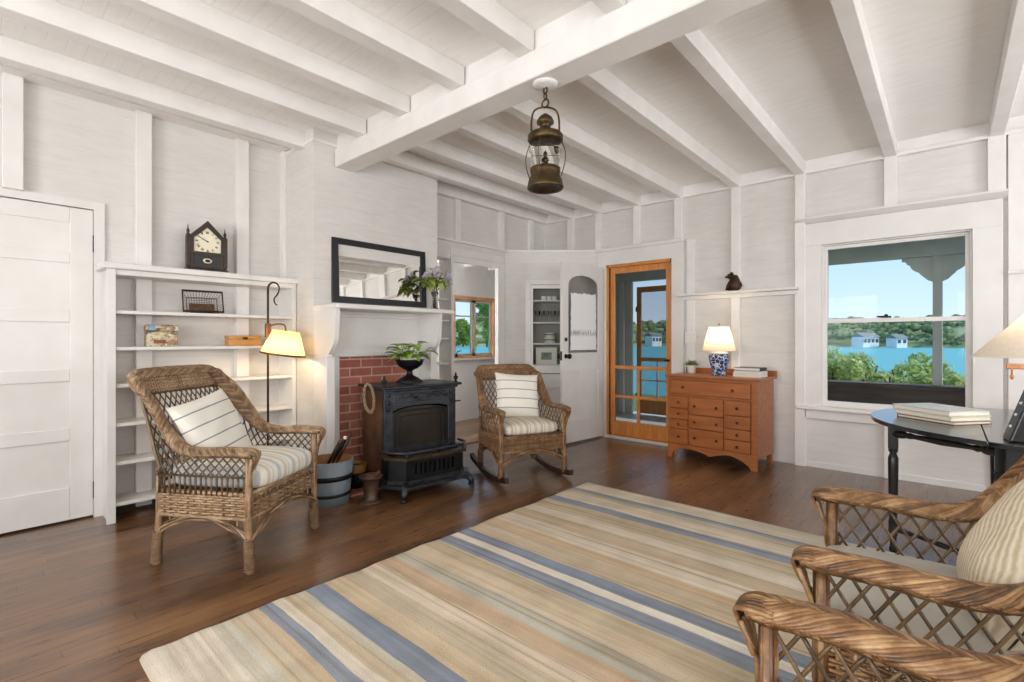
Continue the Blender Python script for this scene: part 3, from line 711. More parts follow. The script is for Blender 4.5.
# far shore: a ridge of land at about 330-460 m, from far left round to straight ahead
rg = random.Random(11); G = []
TH = np.linspace(R(-20), R(115), 240)    # angle from +Y towards -X
def hh(t, k): return sum(math.sin(t*f_+p_)*a_ for f_, p_, a_ in ((5, .3, .3), (11, 1.1, .25), (23, 2.2, .2), (47, .4, .12)))*k
for i, t in enumerate(TH):
    row = []
    for r_, z in ((318, -3.05), (322, -2.2), (338, 2), (360, 7), (390, 11), (430, 13.5), (470, 10), (490, -3)):
        zz = z+(hh(t*1.0+r_*.01, 2.2) if z > 1 else 0)
        rr_ = r_*(1+.04*math.sin(t*7)+.02*math.sin(t*19))
        row.append((-math.sin(t)*rr_, math.cos(t)*rr_, zz))
    G.append(row)
struct('far_hills', M().grid(G), MT['hill'])
def leafball(q, c, r, n, size, rng, flat=1.0, dome=False):
    c = np.array(c)
    for _ in range(n):
        d = np.array([rng.gauss(0, 1) for _ in range(3)]); d /= np.linalg.norm(d)
        if dome: d[2] = abs(d[2])
        p = c+d*np.array((1, 1, flat))*r*rng.uniform(.55, 1.05)
        a = np.array([rng.gauss(0, 1) for _ in range(3)]); a /= np.linalg.norm(a)
        b2 = np.cross(a, d+.3*np.array([rng.gauss(0, 1) for _ in range(3)])); b2 /= (np.linalg.norm(b2)+1e-9)
        s = size*rng.uniform(.6, 1.3)
        q.add([p-a*s, p+b2*s*.45, p+a*s, p-b2*s*.45], [(0, 1, 2, 3)])
def leafmat(name, cs):
    m = bpy.data.materials.new(name); m.use_nodes = True; n = m.node_tree; n.nodes.clear()
    o = N(n, 'ShaderNodeOutputMaterial'); d = N(n, 'ShaderNodeBsdfDiffuse'); tr = N(n, 'ShaderNodeBsdfTranslucent'); a = N(n, 'ShaderNodeMixShader'); a.inputs[0].default_value = .35
    geo = N(n, 'ShaderNodeNewGeometry')
    c = ramp(n, geo.outputs['Random Per Island'], ((0, cs[0]), (.5, cs[1]), (1, cs[2])))
    n.links.new(c, d.inputs[0]); n.links.new(c, tr.inputs[0]); n.links.new(d.outputs[0], a.inputs[1]); n.links.new(tr.outputs[0], a.inputs[2]); n.links.new(a.outputs[0], o.inputs[0]); return m
MT['bush'] = leafmat('bright_shrub_leaves', ('#9aae62', '#bccb86', '#dbe3ae'))
MT['tree'] = leafmat('tree_leaves', ('#6c8a3c', '#8fac55', '#b0c47a'))
MT['fartree'] = hillmat('far_tree_crowns', ('#667550', '#838f65', '#a0a87c'))
MT['bark'] = mat('bark', '#51443a', .9, 0, '#6d5f52', 6)
# far tree crowns on the ridge: too many to count, one object
q = M(); rng = random.Random(5)
for _ in range(4200):
    t = rng.uniform(R(-18), R(112)); r_ = rng.choice((326, 335, 350, 375, 400, 430))*(1+.04*math.sin(t*7)+.02*math.sin(t*19))
    z = np.interp(r_, (318, 338, 360, 390, 430), (-2.5, 2, 7, 11, 13.5))
    rad = rng.choice((.8, 1.0, 1.3, 1.6, 2.0, 2.6))*rng.uniform(.8, 1.25)
    ico = [[(rad*math.sin(PI*j/5)*math.cos(2*PI*i/8)*rng.uniform(.8, 1.2)-math.sin(t)*r_, rad*math.sin(PI*j/5)*math.sin(2*PI*i/8)*rng.uniform(.8, 1.2)+math.cos(t)*r_, z+rad*.5-rad*math.cos(PI*j/5)*rng.uniform(.8, 1.1)) for i in range(7)] for j in range(6)]
    q.grid(ico, cv=True, smooth=False)
o = q.build('far_woodland', MT['fartree']); o['kind'] = 'stuff'; tag(o, 'wooded far shore above the blue water', 'trees')
def polar(px, r_):
    a = (px-512)/494; F = (-.6617, .7498); Rt = (.7498, .6617); d = Vector((F[0]+a*Rt[0], F[1]+a*Rt[1])).normalized()
    return d*r_
MT['housewhite'] = mat('white_house_paint', '#f0eee8', .7, 0, '#f8f6f1', .5)
MT['roofgrey'] = mat('grey_shingle', '#7e7c79', .8, 0, '#96938e', .5)
MT['hwin'] = mat('dark_house_window', '#4a5258', .4, 0, '#5a6369', .5)
def house(px, r_, w, d, h, z0, lab, nw=3, rz=0):
    p = polar(px, r_); t = thing('shore_house', lab, 'house', (p.x, p.y, z0), math.atan2(p.y, p.x)-PI/2+rz)
    M().box(-w/2, 0, -3.0, w/2, d, h).build('wall', MT['housewhite'], t)
    M().prism([(-.6, h-.1), (d+.6, h-.1), (d/2, h+d*.32)], -w/2-.5, w/2+.5, 0).build('roof', MT['roofgrey'], t)
    for k in range(nw):
        x = -w/2+w*(k+.5)/nw; M().box(x-.8, -.15, h*.35, x+.8, .05, h*.75).build('window', MT['hwin'], t)
house(871, 315, 9.5, 7, 4.6, -2.0, 'white boathouse at the left of the far shore seen in the large window', 4, .8)
house(902, 315, 6.0, 6, 4.0, -2.0, 'smaller white gabled house right of the boathouse on the far shore', 2, .8)
house(657, 312, 8, 6, 5.0, -1.6, 'white house among trees seen through the far screen door', 3, .8)
# shrubs on the bank outside the large window
def shrub(x, y, r_, zt, lab, mtl='bush', n=3200, size=.052):
    t = thing('shrub', lab, 'shrub', (x, y, -.62), 0, 'shrubs on the bank')
    q = M(); rg2 = random.Random(int(x*100)+int(y*37))
    for k in range(9):
        a = rg2.uniform(0, 2*PI); rr_ = rg2.uniform(0, r_*.75)
        leafball(q, (rr_*math.cos(a), rr_*math.sin(a), (zt+.62)*rg2.uniform(.35, .84)), r_*.38, n//9, size, rg2)
    q.build('foliage', MT[mtl], t)
    q = M()
    for k in range(5):
        a = k*2*PI/5; q.tube([(0, 0, 0), (.15*math.cos(a), .15*math.sin(a), .4), (.5*r_*math.cos(a), .5*r_*math.sin(a), .8*(zt+.62))], .015, 5)
    q.build('stems', MT['bark'], t)
for k, (px, r_, s_, zt, lab) in enumerate(((829, 9.3, .62, 1.0, 'bright green leafy shrub at the left edge of the large window view'),
        (853, 11.0, .72, 1.03, 'tall bright green shrub left of the middle of the large window'),
        (884, 9.5, .62, .93, 'bright green shrub below the boathouse in the large window'),
        (914, 11.2, .72, .95, 'bright green shrub just left of the porch post'),
        (942, 9.4, .55, .80, 'low green shrub behind the porch post'),
        (962, 11.0, .55, .72, 'low green shrub right of the porch post'))):
    p = polar(px, r_); shrub(p.x, p.y, s_, zt, lab)
def tree(x, y, h, r_, lab, n=2600, size=.16, tr=.12):
    t = thing('tree', lab, 'tree', (x, y, -3.0), 0, 'trees across the water from the alcove window')
    q = M(); rg2 = random.Random(int(abs(x*131)+abs(y*17)))
    for k in range(12):
        a = rg2.uniform(0, 2*PI); rr_ = r_*rg2.uniform(.1, .75); z = h*rg2.uniform(.16, .9)
        leafball(q, (rr_*math.cos(a), rr_*math.sin(a), z), r_*.42, n//12, size, rg2)
    q.build('crown', MT['tree'], t)
    M().tube([(0, 0, 0), (.05, 0, h*.4), (0, .05, h*.75)], [tr, tr*.8, tr*.3], 8).build('trunk', MT['bark'], t)
for px, r_, h, rad, lab in ((487, 265, 29, 7.5, 'tall leafy tree across the water in the right half of the alcove window'), (463, 285, 16, 6.0, 'round tree across the water at the left of the alcove window'), (472, 250, 11, 3.2, 'small tree across the water in the middle of the alcove window')):
    p = polar(px, r_); tree(p.x, p.y, h, rad, lab, 4200, .75, .5)

# ================================================================== RUG
RUG = [(0, '#dbd4c8'), (.055, '#e5dfd2'), (.075, '#d1cec1'), (.10, '#d5ccb7'), (.123, '#d6c7ae'), (.140, '#9aa5b5'), (.158, '#e4ddce'), (.172, '#d1c4ac'), (.192, '#cfcdbf'),
       (.207, '#929fb2'), (.236, '#d6c8af'), (.268, '#cec5b0'), (.300, '#e0d6c5'), (.335, '#d0baa2'), (.365, '#c6c5bb'), (.395, '#d9cdb7'), (.43, '#cdc2ab'), (.468, '#97a3b5'),
       (.498, '#e8e3d7'), (.518, '#909db1'), (.546, '#d0c4ad'), (.60, '#d5c0a6'), (.625, '#ded7c8'), (.675, '#cdc0a9'), (.715, '#ddd5c6'), (.755, '#cdc1a9'), (.806, '#98a2b3'), (.838, '#ddd5c6'), (.885, '#c9bfad'), (.905, '#9ca5b3'), (.925, '#dbd4c6'), (1, '#dbd4c6')]
MT['rug'] = stripes('hand_tufted_rug', RUG, 1, 0, 2.97, .016, 3.2, 160, .97, .5, .22)
n = MT['rug'].node_tree; b = n.nodes['Principled BSDF']; src = b.inputs['Base Color'].links[0].from_socket
sk = noise(n, mapped(n, objco(n), (.35, 9, 1)), 3.0, 4, .6)
mx = N(n, 'ShaderNodeMix', data_type='RGBA', blend_type='MULTIPLY'); mx.inputs[0].default_value = 1; n.links.new(src, mx.inputs[6])
n.links.new(ramp(n, sk, ((.3, '#e8dfd2'), (.5, '#f8f4ef'), (.7, '#ffffff'))), mx.inputs[7]); sk2 = noise(n, mapped(n, objco(n), (.10, 22, 1)), 2.0, 2, .5)
mx2 = N(n, 'ShaderNodeMix', data_type='RGBA', blend_type='MULTIPLY'); mx2.inputs[0].default_value = 1; n.links.new(mx.outputs[2], mx2.inputs[6])
n.links.new(ramp(n, sk2, ((.30, '#d5cabd'), (.38, '#f6f2ed'), (.6, '#ffffff'))), mx2.inputs[7]); n.links.new(mx2.outputs[2], b.inputs['Base Color'])
q = M(); nx, ny = 60, 76; P = []
RW, RL = 2.35, 2.97
for i in range(nx+1):
    row = []
    for j in range(ny+1):
        x, y = RW*i/nx, RL*j/ny
        ex = min(x, RW-x); ey = min(y, RL-y); ed = min(ex, ey)
        z = .024*min(1, math.sqrt(max(ed, 0)/.02+.02))+.0015*math.sin(y*40+math.sin(x*5))
        wx = .006*math.sin(y*9)+.004*math.sin(y*23); 
        cr = .0
        if ex < .05 and ey < .05:    # rounded corners
            dx, dy = .05-ex, .05-ey; L = math.hypot(dx, dy)
            if L > .05: k = .05/L; x += (1 if x < RW/2 else -1)*(dx-dx*k); y += (1 if y < RL/2 else -1)*(dy-dy*k)
        row.append((x+wx*(1 if ex < .3 else .3), y, z if ed > 1e-6 else .002))
    P.append(row)
q.grid(P)
o = q.build('striped_rug', MT['rug'], loc=(-2.25, .45, 0)); o.rotation_euler = (0, 0, R(-.8)); tag(o, 'large wool rug with uneven beige, cream and blue stripes on the floor', 'rug')

# ================================================================== WICKER CHAIRS
def weave(q, S, nst, rows, r, amp, samples=4, stakes=True, rs=None):
    # S(u,v) -> point, normal; wavy horizontal weavers over upright stakes
    L = nst*samples+1
    for j in range(rows):
        v = (j+.5)/rows; pts = []
        for i in range(L):
            u = i/(L-1); p, nn = S(u, v)
            pts.append(np.array(p)+np.array(nn)*amp*math.cos(PI*nst*u)*(1 if j % 2 else -1))
        q.tube(pts, r, 5)
    if stakes:
        for k in range(nst+1):
            u = min(max(k/nst, .004), .996)
            q.tube([S(u, v)[0] for v in (0, .33, .66, 1)], rs or r*.9, 5)
def lattice(q, S, nd, r, off, ratio=1.0, seg=8):
    # crossing canes; nd diamonds along u, ratio = how much u one cane covers as v runs 0..1
    k = -ratio; step = 1/nd
    while k < 1+ratio+1e-6:
        for sg in (1, -1):
            va, vb = (0-k)/(sg*ratio), (1-k)/(sg*ratio); v0, v1 = max(0, min(va, vb)), min(1, max(va, vb))
            if v1-v0 > .04:
                q.tube([np.array(S(min(1, max(0, k+sg*ratio*v)), v)[0])+np.array(S(min(1, max(0, k+sg*ratio*v)), v)[1])*off*sg for v in np.linspace(v0, v1, seg)], r, 5)
        k += step
def braid(q, path, Wv, Nv, a, b, strands, pitch, r, core=True):
    path = np.asarray(path); s = np.concatenate([[0], np.cumsum(np.linalg.norm(np.diff(path, axis=0), axis=1))])
    A = np.broadcast_to(np.asarray(a, float), s.shape); B = np.broadcast_to(np.asarray(b, float), s.shape)
    for k in range(strands):
        ph = 2*PI*k/strands+2*PI*s/pitch
        q.tube(path+Wv*(A*np.cos(ph))[:, None]+Nv*(B*np.sin(ph))[:, None], r, 5)
    if core:
        m_ = 10; ang = np.arange(m_)*2*PI/m_
        ring = path[:, None, :]+Wv[:, None, :]*(A[:, None]*.86*np.cos(ang)[None, :])[:, :, None]+Nv[:, None, :]*(B[:, None]*.72*np.sin(ang)[None, :])[:, :, None]
        q.grid(ring, cv=True)
def chevron(q, path, Wv, Nv, a, b, r, step, reach):
    # plaited rim: strands run in from both edges and dive under the middle, on the upper and lower faces
    path = np.asarray(path); s = np.concatenate([[0], np.cumsum(np.linalg.norm(np.diff(path, axis=0), axis=1))]); T = s[-1]
    A = np.broadcast_to(np.asarray(a, float), s.shape); B = np.broadcast_to(np.asarray(b, float), s.shape)
    def ev(t):
        t = min(max(t, 0), T)
        f = lambda X: np.array([np.interp(t, s, X[:, k]) for k in range(3)])
        return f(path), f(Wv), f(Nv), np.interp(t, s, A), np.interp(t, s, B)
    k = 0; t = -reach*.5
    while t < T:
        for sg in (1, -1):
            pts = []
            for i in range(8):
                u = i/7; ang = PI*(1.08-.62*u) if sg < 0 else PI*(-.08+.62*u)   # from below the edge, over it, to just past the crown
                c, w, nn, aa, bb = ev(t+reach*u+(step*.5 if sg > 0 else 0))
                lift = 1.0+.16*math.sin(PI*u)-.10*(u > .9)
                pts.append(c+w*aa*math.cos(ang)+nn*bb*math.sin(ang)*lift)
            q.tube(pts, r, 5)
            pts = []
            for i in range(5):
                u = i/4; ang = PI*(-1.0+.55*u) if sg < 0 else PI*(0-.55*u)
                c, w, nn, aa, bb = ev(t+reach*u)
                pts.append(c+w*aa*math.cos(ang)+nn*bb*math.sin(ang))
            q.tube(pts, r, 4)
        t += step
    m_ = 12; ang = np.arange(m_)*2*PI/m_
    ring = path[:, None, :]+Wv[:, None, :]*(A[:, None]*.78*np.cos(ang)[None, :])[:, :, None]+Nv[:, None, :]*(B[:, None]*.6*np.sin(ang)[None, :])[:, :, None]
    q.grid(ring, cv=True)
def wicker_chair(name, label, cat, loc, rz, mt, lat, D):
    """local axes: +y is the front, x the width"""
    t = thing(name, label, cat, loc, rz)
    W, SH, AH, TH_ = D['w'], D['seat'], D['arm'], D['top']
    RC = D['rec']
    fw, bw, fy, by = D['fw'], D['bw'], D['fy'], D['by']          # leg half widths and depths
    ctrl = [(W, fy+.035, AH), (W+.012, fy-.12, AH+.003), (W+.01, fy-.25, AH-.004), (W+.005, by+.15, AH+.02), (W-.003, by+.065-RC*.2, AH+.125), (W-.012, by+.0-RC*.45, AH+.25),
            (W-.020, by-.05-RC*.88, TH_-.055), (W-.042, by-.07-RC*.98, TH_-.012), (W-.10, by-.075-RC, TH_)]
    wid = [(1, 0, 0), (1, 0, 0), (1, 0, 0), (.95, .1, .1), (.8, .4, .25), (.75, .6, .15), (.65, .7, -.1), (.35, .75, -.4), (.0, .6, -.8)]
    ctrl = np.array(ctrl); wid = np.array(wid, float)
    nseg = 90
    path = smoothpath(ctrl, nseg); WV = smoothpath(wid, nseg)
    T = np.gradient(path, axis=0); T /= np.linalg.norm(T, axis=1, keepdims=True)
    WV -= T*(WV*T).sum(1, keepdims=True); WV /= np.linalg.norm(WV, axis=1, keepdims=True); NV = np.cross(T, WV)
    tt = np.linspace(0, 1, nseg)
    aw = np.interp(tt, [0, .03, .3, .5, .75, 1], [.8, 1, 1, 1.1, .95, .62])*D['rimw']; bw_ = np.interp(tt, [0, .03, 1], [.8, 1, 1])*D['rimt']
    cut = int(nseg*.40)
    for s in (1, -1):
        fl = np.array((s, 1, 1.))
        q = M(); nv = NV[:cut+5]*fl; nv = nv*(1 if nv[0][2] > 0 else -1)
        chevron(q, path[:cut+5]*fl, WV[:cut+5]*fl, nv, aw[:cut+5], bw_[:cut+5], D['rs'], D['step'], D['reach'])
        # strands carried over the front end of the arm and down onto the post
        e = path[0]*fl
        for k in range(11):
            c_ = (k/10-.5)*2; x = e[0]+c_*D['rimw']*.92; dz = D['rimt']*math.sqrt(max(0, 1-c_*c_*.8))
            q.tube(smoothpath([(x, e[1]-.05, e[2]+dz), (x, e[1]-.005, e[2]+dz), (x*.6+e[0]*.4, e[1]+.022, e[2]-.004), (x*.4+e[0]*.6, e[1]+.012, e[2]-.04), (x*.35+e[0]*.65-s*.008, e[1]-.012, e[2]-.085)], 14), D['rs']*.9, 5)
        q.build('armrest', MT[mt], t)
    # rim over wings and top, one braid from arm to arm
    pr = path[cut-1:]; pw = WV[cut-1:]; pn = NV[cut-1:]
    fl = np.array((-1, 1, 1.)); ra = aw[cut-1:]; rb = bw_[cut-1:]
    nt = 24; x1 = path[-1][0]
    mid = np.array([[x, path[-1][1]-.004*(1-(x/x1)**2), path[-1][2]+.004*(1-(x/x1)**2)] for x in np.linspace(x1, -x1, nt)])[1:-1]
    full = np.vstack([pr, mid, (pr*fl)[::-1]])
    fw_ = np.vstack([pw, np.tile(pw[-1], (nt-2, 1)), (pw*fl)[::-1]]); fn = np.vstack([pn, np.tile(pn[-1], (nt-2, 1)), -(pn*fl)[::-1]*-1])
    # keep the frame continuous
    TT = np.gradient(full, axis=0); TT /= np.linalg.norm(TT, axis=1, keepdims=True)
    fw_ -= TT*(fw_*TT).sum(1, keepdims=True); fw_ /= np.linalg.norm(fw_, axis=1, keepdims=True); fn = np.cross(TT, fw_)
    fa = np.concatenate([ra, np.full(nt-2, ra[-1]), ra[::-1]]); fb = np.concatenate([rb, np.full(nt-2, rb[-1]), rb[::-1]])
    fn = fn*(1 if fn[0][2] > 0 or fn[0][1] > 0 else -1)
    q = M(); chevron(q, full, fw_, fn, fa, fb, D['rs'], D['step'], D['reach']); q.build('back_rim', MT[mt], t)
    # backrest: woven band under the rim, open lattice below
    zb, zt = SH+.04, TH_-.015; ztop = TH_-.105
    def yb(z): return by+.02-(.095+RC)*((z-SH)/(TH_-SH))**1.15
    def xb(z): return min(W-.03, W-.03-.02*max(0, (z-AH)/(TH_-AH)))
    def Sb(z0, z1):
        def S(u, v):
            z = z0+(z1-z0)*v; return ((2*u-1)*xb(z), yb(z), z), (0, 1, .2)
        return S
    q = M(); weave(q, Sb(ztop, zt), D['bst'], 9, .0052, .004); q.build('back_band', MT[mt], t)
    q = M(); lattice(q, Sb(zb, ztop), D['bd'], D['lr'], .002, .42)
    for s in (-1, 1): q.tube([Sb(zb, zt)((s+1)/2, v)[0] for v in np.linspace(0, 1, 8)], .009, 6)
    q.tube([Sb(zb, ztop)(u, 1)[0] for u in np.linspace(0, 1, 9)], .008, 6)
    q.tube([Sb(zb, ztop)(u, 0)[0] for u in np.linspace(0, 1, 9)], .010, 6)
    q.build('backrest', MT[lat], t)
    # panels under the arms
    def rimz(y): return float(np.interp(-y, -path[:, 1], path[:, 2]))-.022
    for s in (1, -1):
        ya, yb2 = fy-.005, by-.0
        lo = SH-.005; md = SH+(.075 if D['sticks'] else 0)
        def S(u, v, lo=lo, full=False):
            y = ya+(yb2-ya)*u; z1 = min(rimz(y), lo+.40)
            return (s*(W-.005), y, lo+(z1-lo)*v), (s, 0, 0)
        q = M()
        lattice(q, lambda u, v: S(u, v, md), D['sd'], D['lr'], .0025, D['sr'])
        if D['sticks']:
            for k in range(17):
                u = (k+.5)/17; y = ya+(yb2-ya)*u
                q.tube([(s*(W-.005), y, SH-.02), (s*(W-.005), y, md+.004)], .0055, 5)
            q.tube([(s*(W-.004), ya, md), (s*(W-.004), yb2, md)], .006, 5)
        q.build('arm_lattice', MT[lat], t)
    # seat frame: woven apron all round
    az0, az1 = SH-.135, SH-.01
    q = M()
    def side(a, b_):
        a, b_ = np.array(a), np.array(b_); d = b_-a; nn = np.array((d[1], -d[0], 0)); nn /= np.linalg.norm(nn)
        def S(u, v): return (a+d*u+np.array((0, 0, az0+(az1-az0)*v))), nn
        L = np.linalg.norm(d); weave(q, S, max(8, int(L/.034)), 10, .0062, .0042)
        q.tube([S(u, 1)[0] for u in (0, .5, 1)], .010, 6); q.tube([S(u, 0)[0] for u in (0, .5, 1)], .009, 6)
    F1, F2, B1, B2 = (W-.008, fy, 0), (-W+.008, fy, 0), (bw+.02, by, 0), (-bw-.02, by, 0)
    side(F1, F2); side(F2, B2); side(B2, B1); side(B1, F1)
    q.build('seat_frame', MT[mt], t)
    q = M(); ys = np.linspace(by, fy, 44)
    q.add([(-bw, by, SH-.03), (bw, by, SH-.03), (W-.01, fy, SH-.03), (-W+.01, fy, SH-.03)], [(0, 1, 2, 3)])
    for i, y in enumerate(ys): q.tube([(x, y, SH-.022+.004*(1 if (k+i) % 2 else -1)) for k, x in enumerate(np.linspace(-bw, bw, 15))], .006, 4)
    q.build('seat', MT[mt], t)
    # legs with wrapped feet
    zf = D['foot']
    for (x, y, fx, fy2, z1) in ((W-.012, fy, fw, fy+.005, AH-.02), (-W+.012, fy, -fw, fy+.005, AH-.02), (bw+.015, by, bw, by-.035, SH+.1), (-bw-.015, by, -bw, by-.035, SH+.1)):
        q = M(); top = np.array((x, y, z1)); kn = np.array((x, y, SH-.12)); ft = np.array((fx, fy2, zf))
        q.tube([top, kn, kn*.5+ft*.5, ft], [.016, .018, .018, .017], 8)
        L = 150; pts = []
        for i in range(L):
            u = i/(L-1); c = ft+(kn-ft)*u*.62; a_ = u*2*PI*15
            rr_ = .0215+.004*math.exp(-((u-.08)/.06)**2)
            pts.append(c+np.array((rr_*math.cos(a_), rr_*math.sin(a_), 0)))
        q.tube(pts, .0058, 4)
        for k in range(5):
            a_ = k*2*PI/5; q.tube([top+np.array((.013*math.cos(a_), .013*math.sin(a_), 0)), kn+np.array((.016*math.cos(a_), .016*math.sin(a_), 0))], .0055, 4)
        q.build('leg', MT[mt], t)
    # arched braces with short sticks up to the apron
    def arch(a, b_, z0, z1):
        q = M(); a, b_ = np.array(a), np.array(b_); d = b_-a; nn = np.array((d[1], -d[0], 0)); nn /= np.linalg.norm(nn)
        for k in range(4):
            pts = []
            for i in range(25):
                u = i/24; z = z0+(z1-z0)*(math.sin(PI*u)**.8)+k*.0095
                pts.append(a+d*u+nn*.006*(1 if k % 2 else -1)*math.cos(u*20+k)+nn*.012+np.array((0, 0, z)))
            q.tube(pts, .0062, 5)
        for k in range(12):
            u = (k+.5)/12; z = z0+(z1-z0)*(math.sin(PI*u)**.8)
            if az0-z > .02: q.tube([a+d*u+np.array((0, 0, z)), a+d*u+np.array((0, 0, az0+.01))], .0055, 4)
        q.build('brace', MT[mt], t)
    zl = zf+(.15 if not D['rock'] else .08)
    arch((fw, fy+.003, 0), (-fw, fy+.003, 0), zl, SH-.15); arch((-fw, fy, 0), (-bw, by-.02, 0), zl, SH-.15); arch((bw, by-.02, 0), (fw, fy, 0), zl, SH-.15)
    # bracket canes from the front post to the arm
    for s in (1, -1):
        q = M()
        for k in range(4):
            x = s*(W-.03+.02*k); q.tube([(s*(W-.012), fy+.016, AH-.17), (s*(W-.005+.004*k), fy+.02, AH-.10), (x, fy+.045, AH-.02)], .0065, 5)
        q.build('arm_bracket', MT[mt], t)
    if D['rock']:
        for s in (1, -1):
            pts = []
            for i in range(25):
                y = -.44+.80*i/24; pts.append((s*fw, y, .024+.33*(y-.02)**2))
            q = M(); P = []
            for p in pts:
                P.append([(p[0]-.017, p[1], p[2]-.022), (p[0]+.017, p[1], p[2]-.022), (p[0]+.017, p[1], p[2]+.022), (p[0]-.017, p[1], p[2]+.022)])
            q.grid(P, cv=True, smooth=False); q.f.append((3, 2, 1, 0)); q.f.append((96, 97, 98, 99)); q.sm += [False]*2; q.mi += [0]*2
            q.build('rocker', MT['darkwood'], t)
    return t
DA = dict(w=.315, seat=.40, arm=.60, top=.985, fw=.30, bw=.275, fy=.255, by=-.26, rimw=.040, rimt=.020, step=.0150, reach=.065, rs=.0066, bst=34, bd=15, lr=.0042, sd=11, sr=.2, sticks=True, foot=.0, rock=False, rec=.10)
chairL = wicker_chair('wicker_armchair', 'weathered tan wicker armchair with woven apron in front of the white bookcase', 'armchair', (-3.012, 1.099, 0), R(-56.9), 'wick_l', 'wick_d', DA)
DR = dict(DA, w=.305, fw=.295, bw=.27, arm=.58, top=.912, seat=.385, fy=.24, by=-.24, rimw=.034, rimt=.016, bd=13, sticks=False, foot=.05, rock=True, sd=9, sr=.24, rec=.03)
rocker = wicker_chair('wicker_rocking_chair', 'brown wicker rocking chair on dark curved runners beside the iron stove', 'rocking chair', (-2.80, 3.29, 0), R(-113.8), 'wick_m', 'wick_m', DR)
DB = dict(DA, w=.305, arm=.605, top=1.0, seat=.42, rimw=.040, rimt=.020, step=.0160, reach=.11, rs=.0062, sd=10, sr=.2, lr=.0046, sticks=False, rec=.06)
chairB = wicker_chair('wicker_armchair', 'brown wicker armchair nearest the drop-leaf table, with grey seat cushion', 'armchair', (-.012, 1.733, 0.027), R(96.2), 'wick_r', 'wick_d', DB)
chairA = wicker_chair('wicker_armchair', 'brown wicker armchair cut off by the bottom right corner of the photo', 'armchair', (.003, .775, 0.027), R(92.5), 'wick_r', 'wick_d', DB)

def slab(q, w, d, h, n=3.2, bulge=.02, nu=48, nv=18):
    P = []
    def sg(x, e): return math.copysign(abs(x)**e, x)
    for j in range(nv+1):
        ph = -PI/2+PI*j/nv; row = []
        for i in range(nu):
            th = 2*PI*i/nu; c = sg(math.cos(ph), .35)
            x = w/2*c*sg(math.cos(th), .30); y = d/2*c*sg(math.sin(th), .30); z = h/2*sg(math.sin(ph), .6)
            k = (1-min(1, abs(2*x/w))**2)*(1-min(1, abs(2*y/d))**2); z += bulge*k*(1 if z > 0 else -.2)
            row.append((x, y, z+h/2))
        P.append(row)
    q.grid(P, cv=True); return q
def pillow(q, w, h, t, n=26, pinch=.06):
    for s in (1, -1):
        P = []
        for i in range(n+1):
            row = []
            for j in range(n+1):
                u, v = 2*i/n-1, 2*j/n-1
                th = t/2*((1-abs(u)**2.6)*(1-abs(v)**2.6))**.55
                x = u*w/2*(1-pinch*(1-v*v)); z = v*h/2*(1-pinch*(1-u*u))
                row.append((x, s*(th+.002)+.004*math.sin(u*7+v*5)*(1-abs(u))*(1-abs(v)), z))
            P.append(row)
        q.grid(P)
    return q
tick = lambda a, b, c: [(0, a), (.055, b), (.075, a), (.10, b), (.135, a), (.19, c), (.25, a), (.30, b), (.315, a), (.34, b), (.38, a), (.44, c), (.49, a), (.55, b), (.565, a), (.59, b), (.63, a), (.69, c), (.74, a), (.80, b), (.815, a), (.84, b), (.88, a), (.94, c), (1, c)]
MT['tick_blue'] = stripes('blue_ticking', tick('#e6e2d8', '#d0c9ba', '#c0c4c6'), 0, -.27, .27, .002, 4, 300, .95, .15, .06)
MT['tick_tan'] = stripes('tan_ticking', tick('#d9d2c4', '#b9b09d', '#c6bda9'), 0, -.27, .27, .002, 4, 300, .95, .15, .08)
PS = lambda w, c: [(0, w), (.10, c), (.114, w), (.26, c), (.274, w), (.42, c), (.434, w), (.58, c), (.594, w), (.74, c), (.754, w), (.90, c), (.914, w), (1, w)]
MT['pil_stripe'] = stripes('striped_cotton', PS('#ece8de', '#8f979e'), 2, -.25, .25, .004, 5, 260, .95, .2, .06)
MT['grey_cush'] = mat('grey_seat_cloth', '#a9a49a', .45, 0, '#c0bbb1', 5, (1, 1, 1), .05, .4)
m, n, b = newmat('ribbed_straw_cloth'); b.inputs['Roughness'].default_value = .95; b.inputs['Specular IOR Level'].default_value = .1
v = objco(n); wv = N(n, 'ShaderNodeTexWave', wave_type='RINGS', rings_direction='SPHERICAL'); wv.inputs['Scale'].default_value = 16; wv.inputs['Distortion'].default_value = 2.5; wv.inputs['Detail'].default_value = 3; wv.inputs['Detail Scale'].default_value = 2
off = N(n, 'ShaderNodeVectorMath', operation='ADD'); n.links.new(v, off.inputs[0]); off.inputs[1].default_value = (-.22, 0, .20); n.links.new(off.outputs[0], wv.inputs['Vector'])
kk = math_(n, 'ADD', math_(n, 'MULTIPLY', wv.outputs['Fac'], .5), math_(n, 'MULTIPLY', noise(n, v, 60, 4), .5))
n.links.new(ramp(n, kk, ((.2, '#c3b294'), (.5, '#d8cbb2'), (.8, '#e6dcc8'))), b.inputs['Base Color']); bump(n, b, kk, .6, .004); MT['straw'] = m
def seat_at(ch, dx, dy, z): 
    v = Matrix.Rotation(ch.rotation_euler[2], 4, 'Z')@Vector((dx, dy, z)); return ch.location+v
def cushion(ch, D, m, lab, h=.10, w=.53, d=.52):
    o = slab(M(), w, d, h).build('seat_cushion', MT[m]); o.location = seat_at(ch, 0, .02, D['seat']-.012); o.rotation_euler = (0, 0, ch.rotation_euler[2]); tag(o, lab, 'cushion'); return o
cushion(chairL, DA, 'tick_blue', 'cream and pale blue striped seat cushion on the weathered wicker armchair', .13, .54, .56)
cushion(rocker, DR, 'tick_tan', 'cream and tan striped seat cushion on the wicker rocking chair', .10, .52, .46)
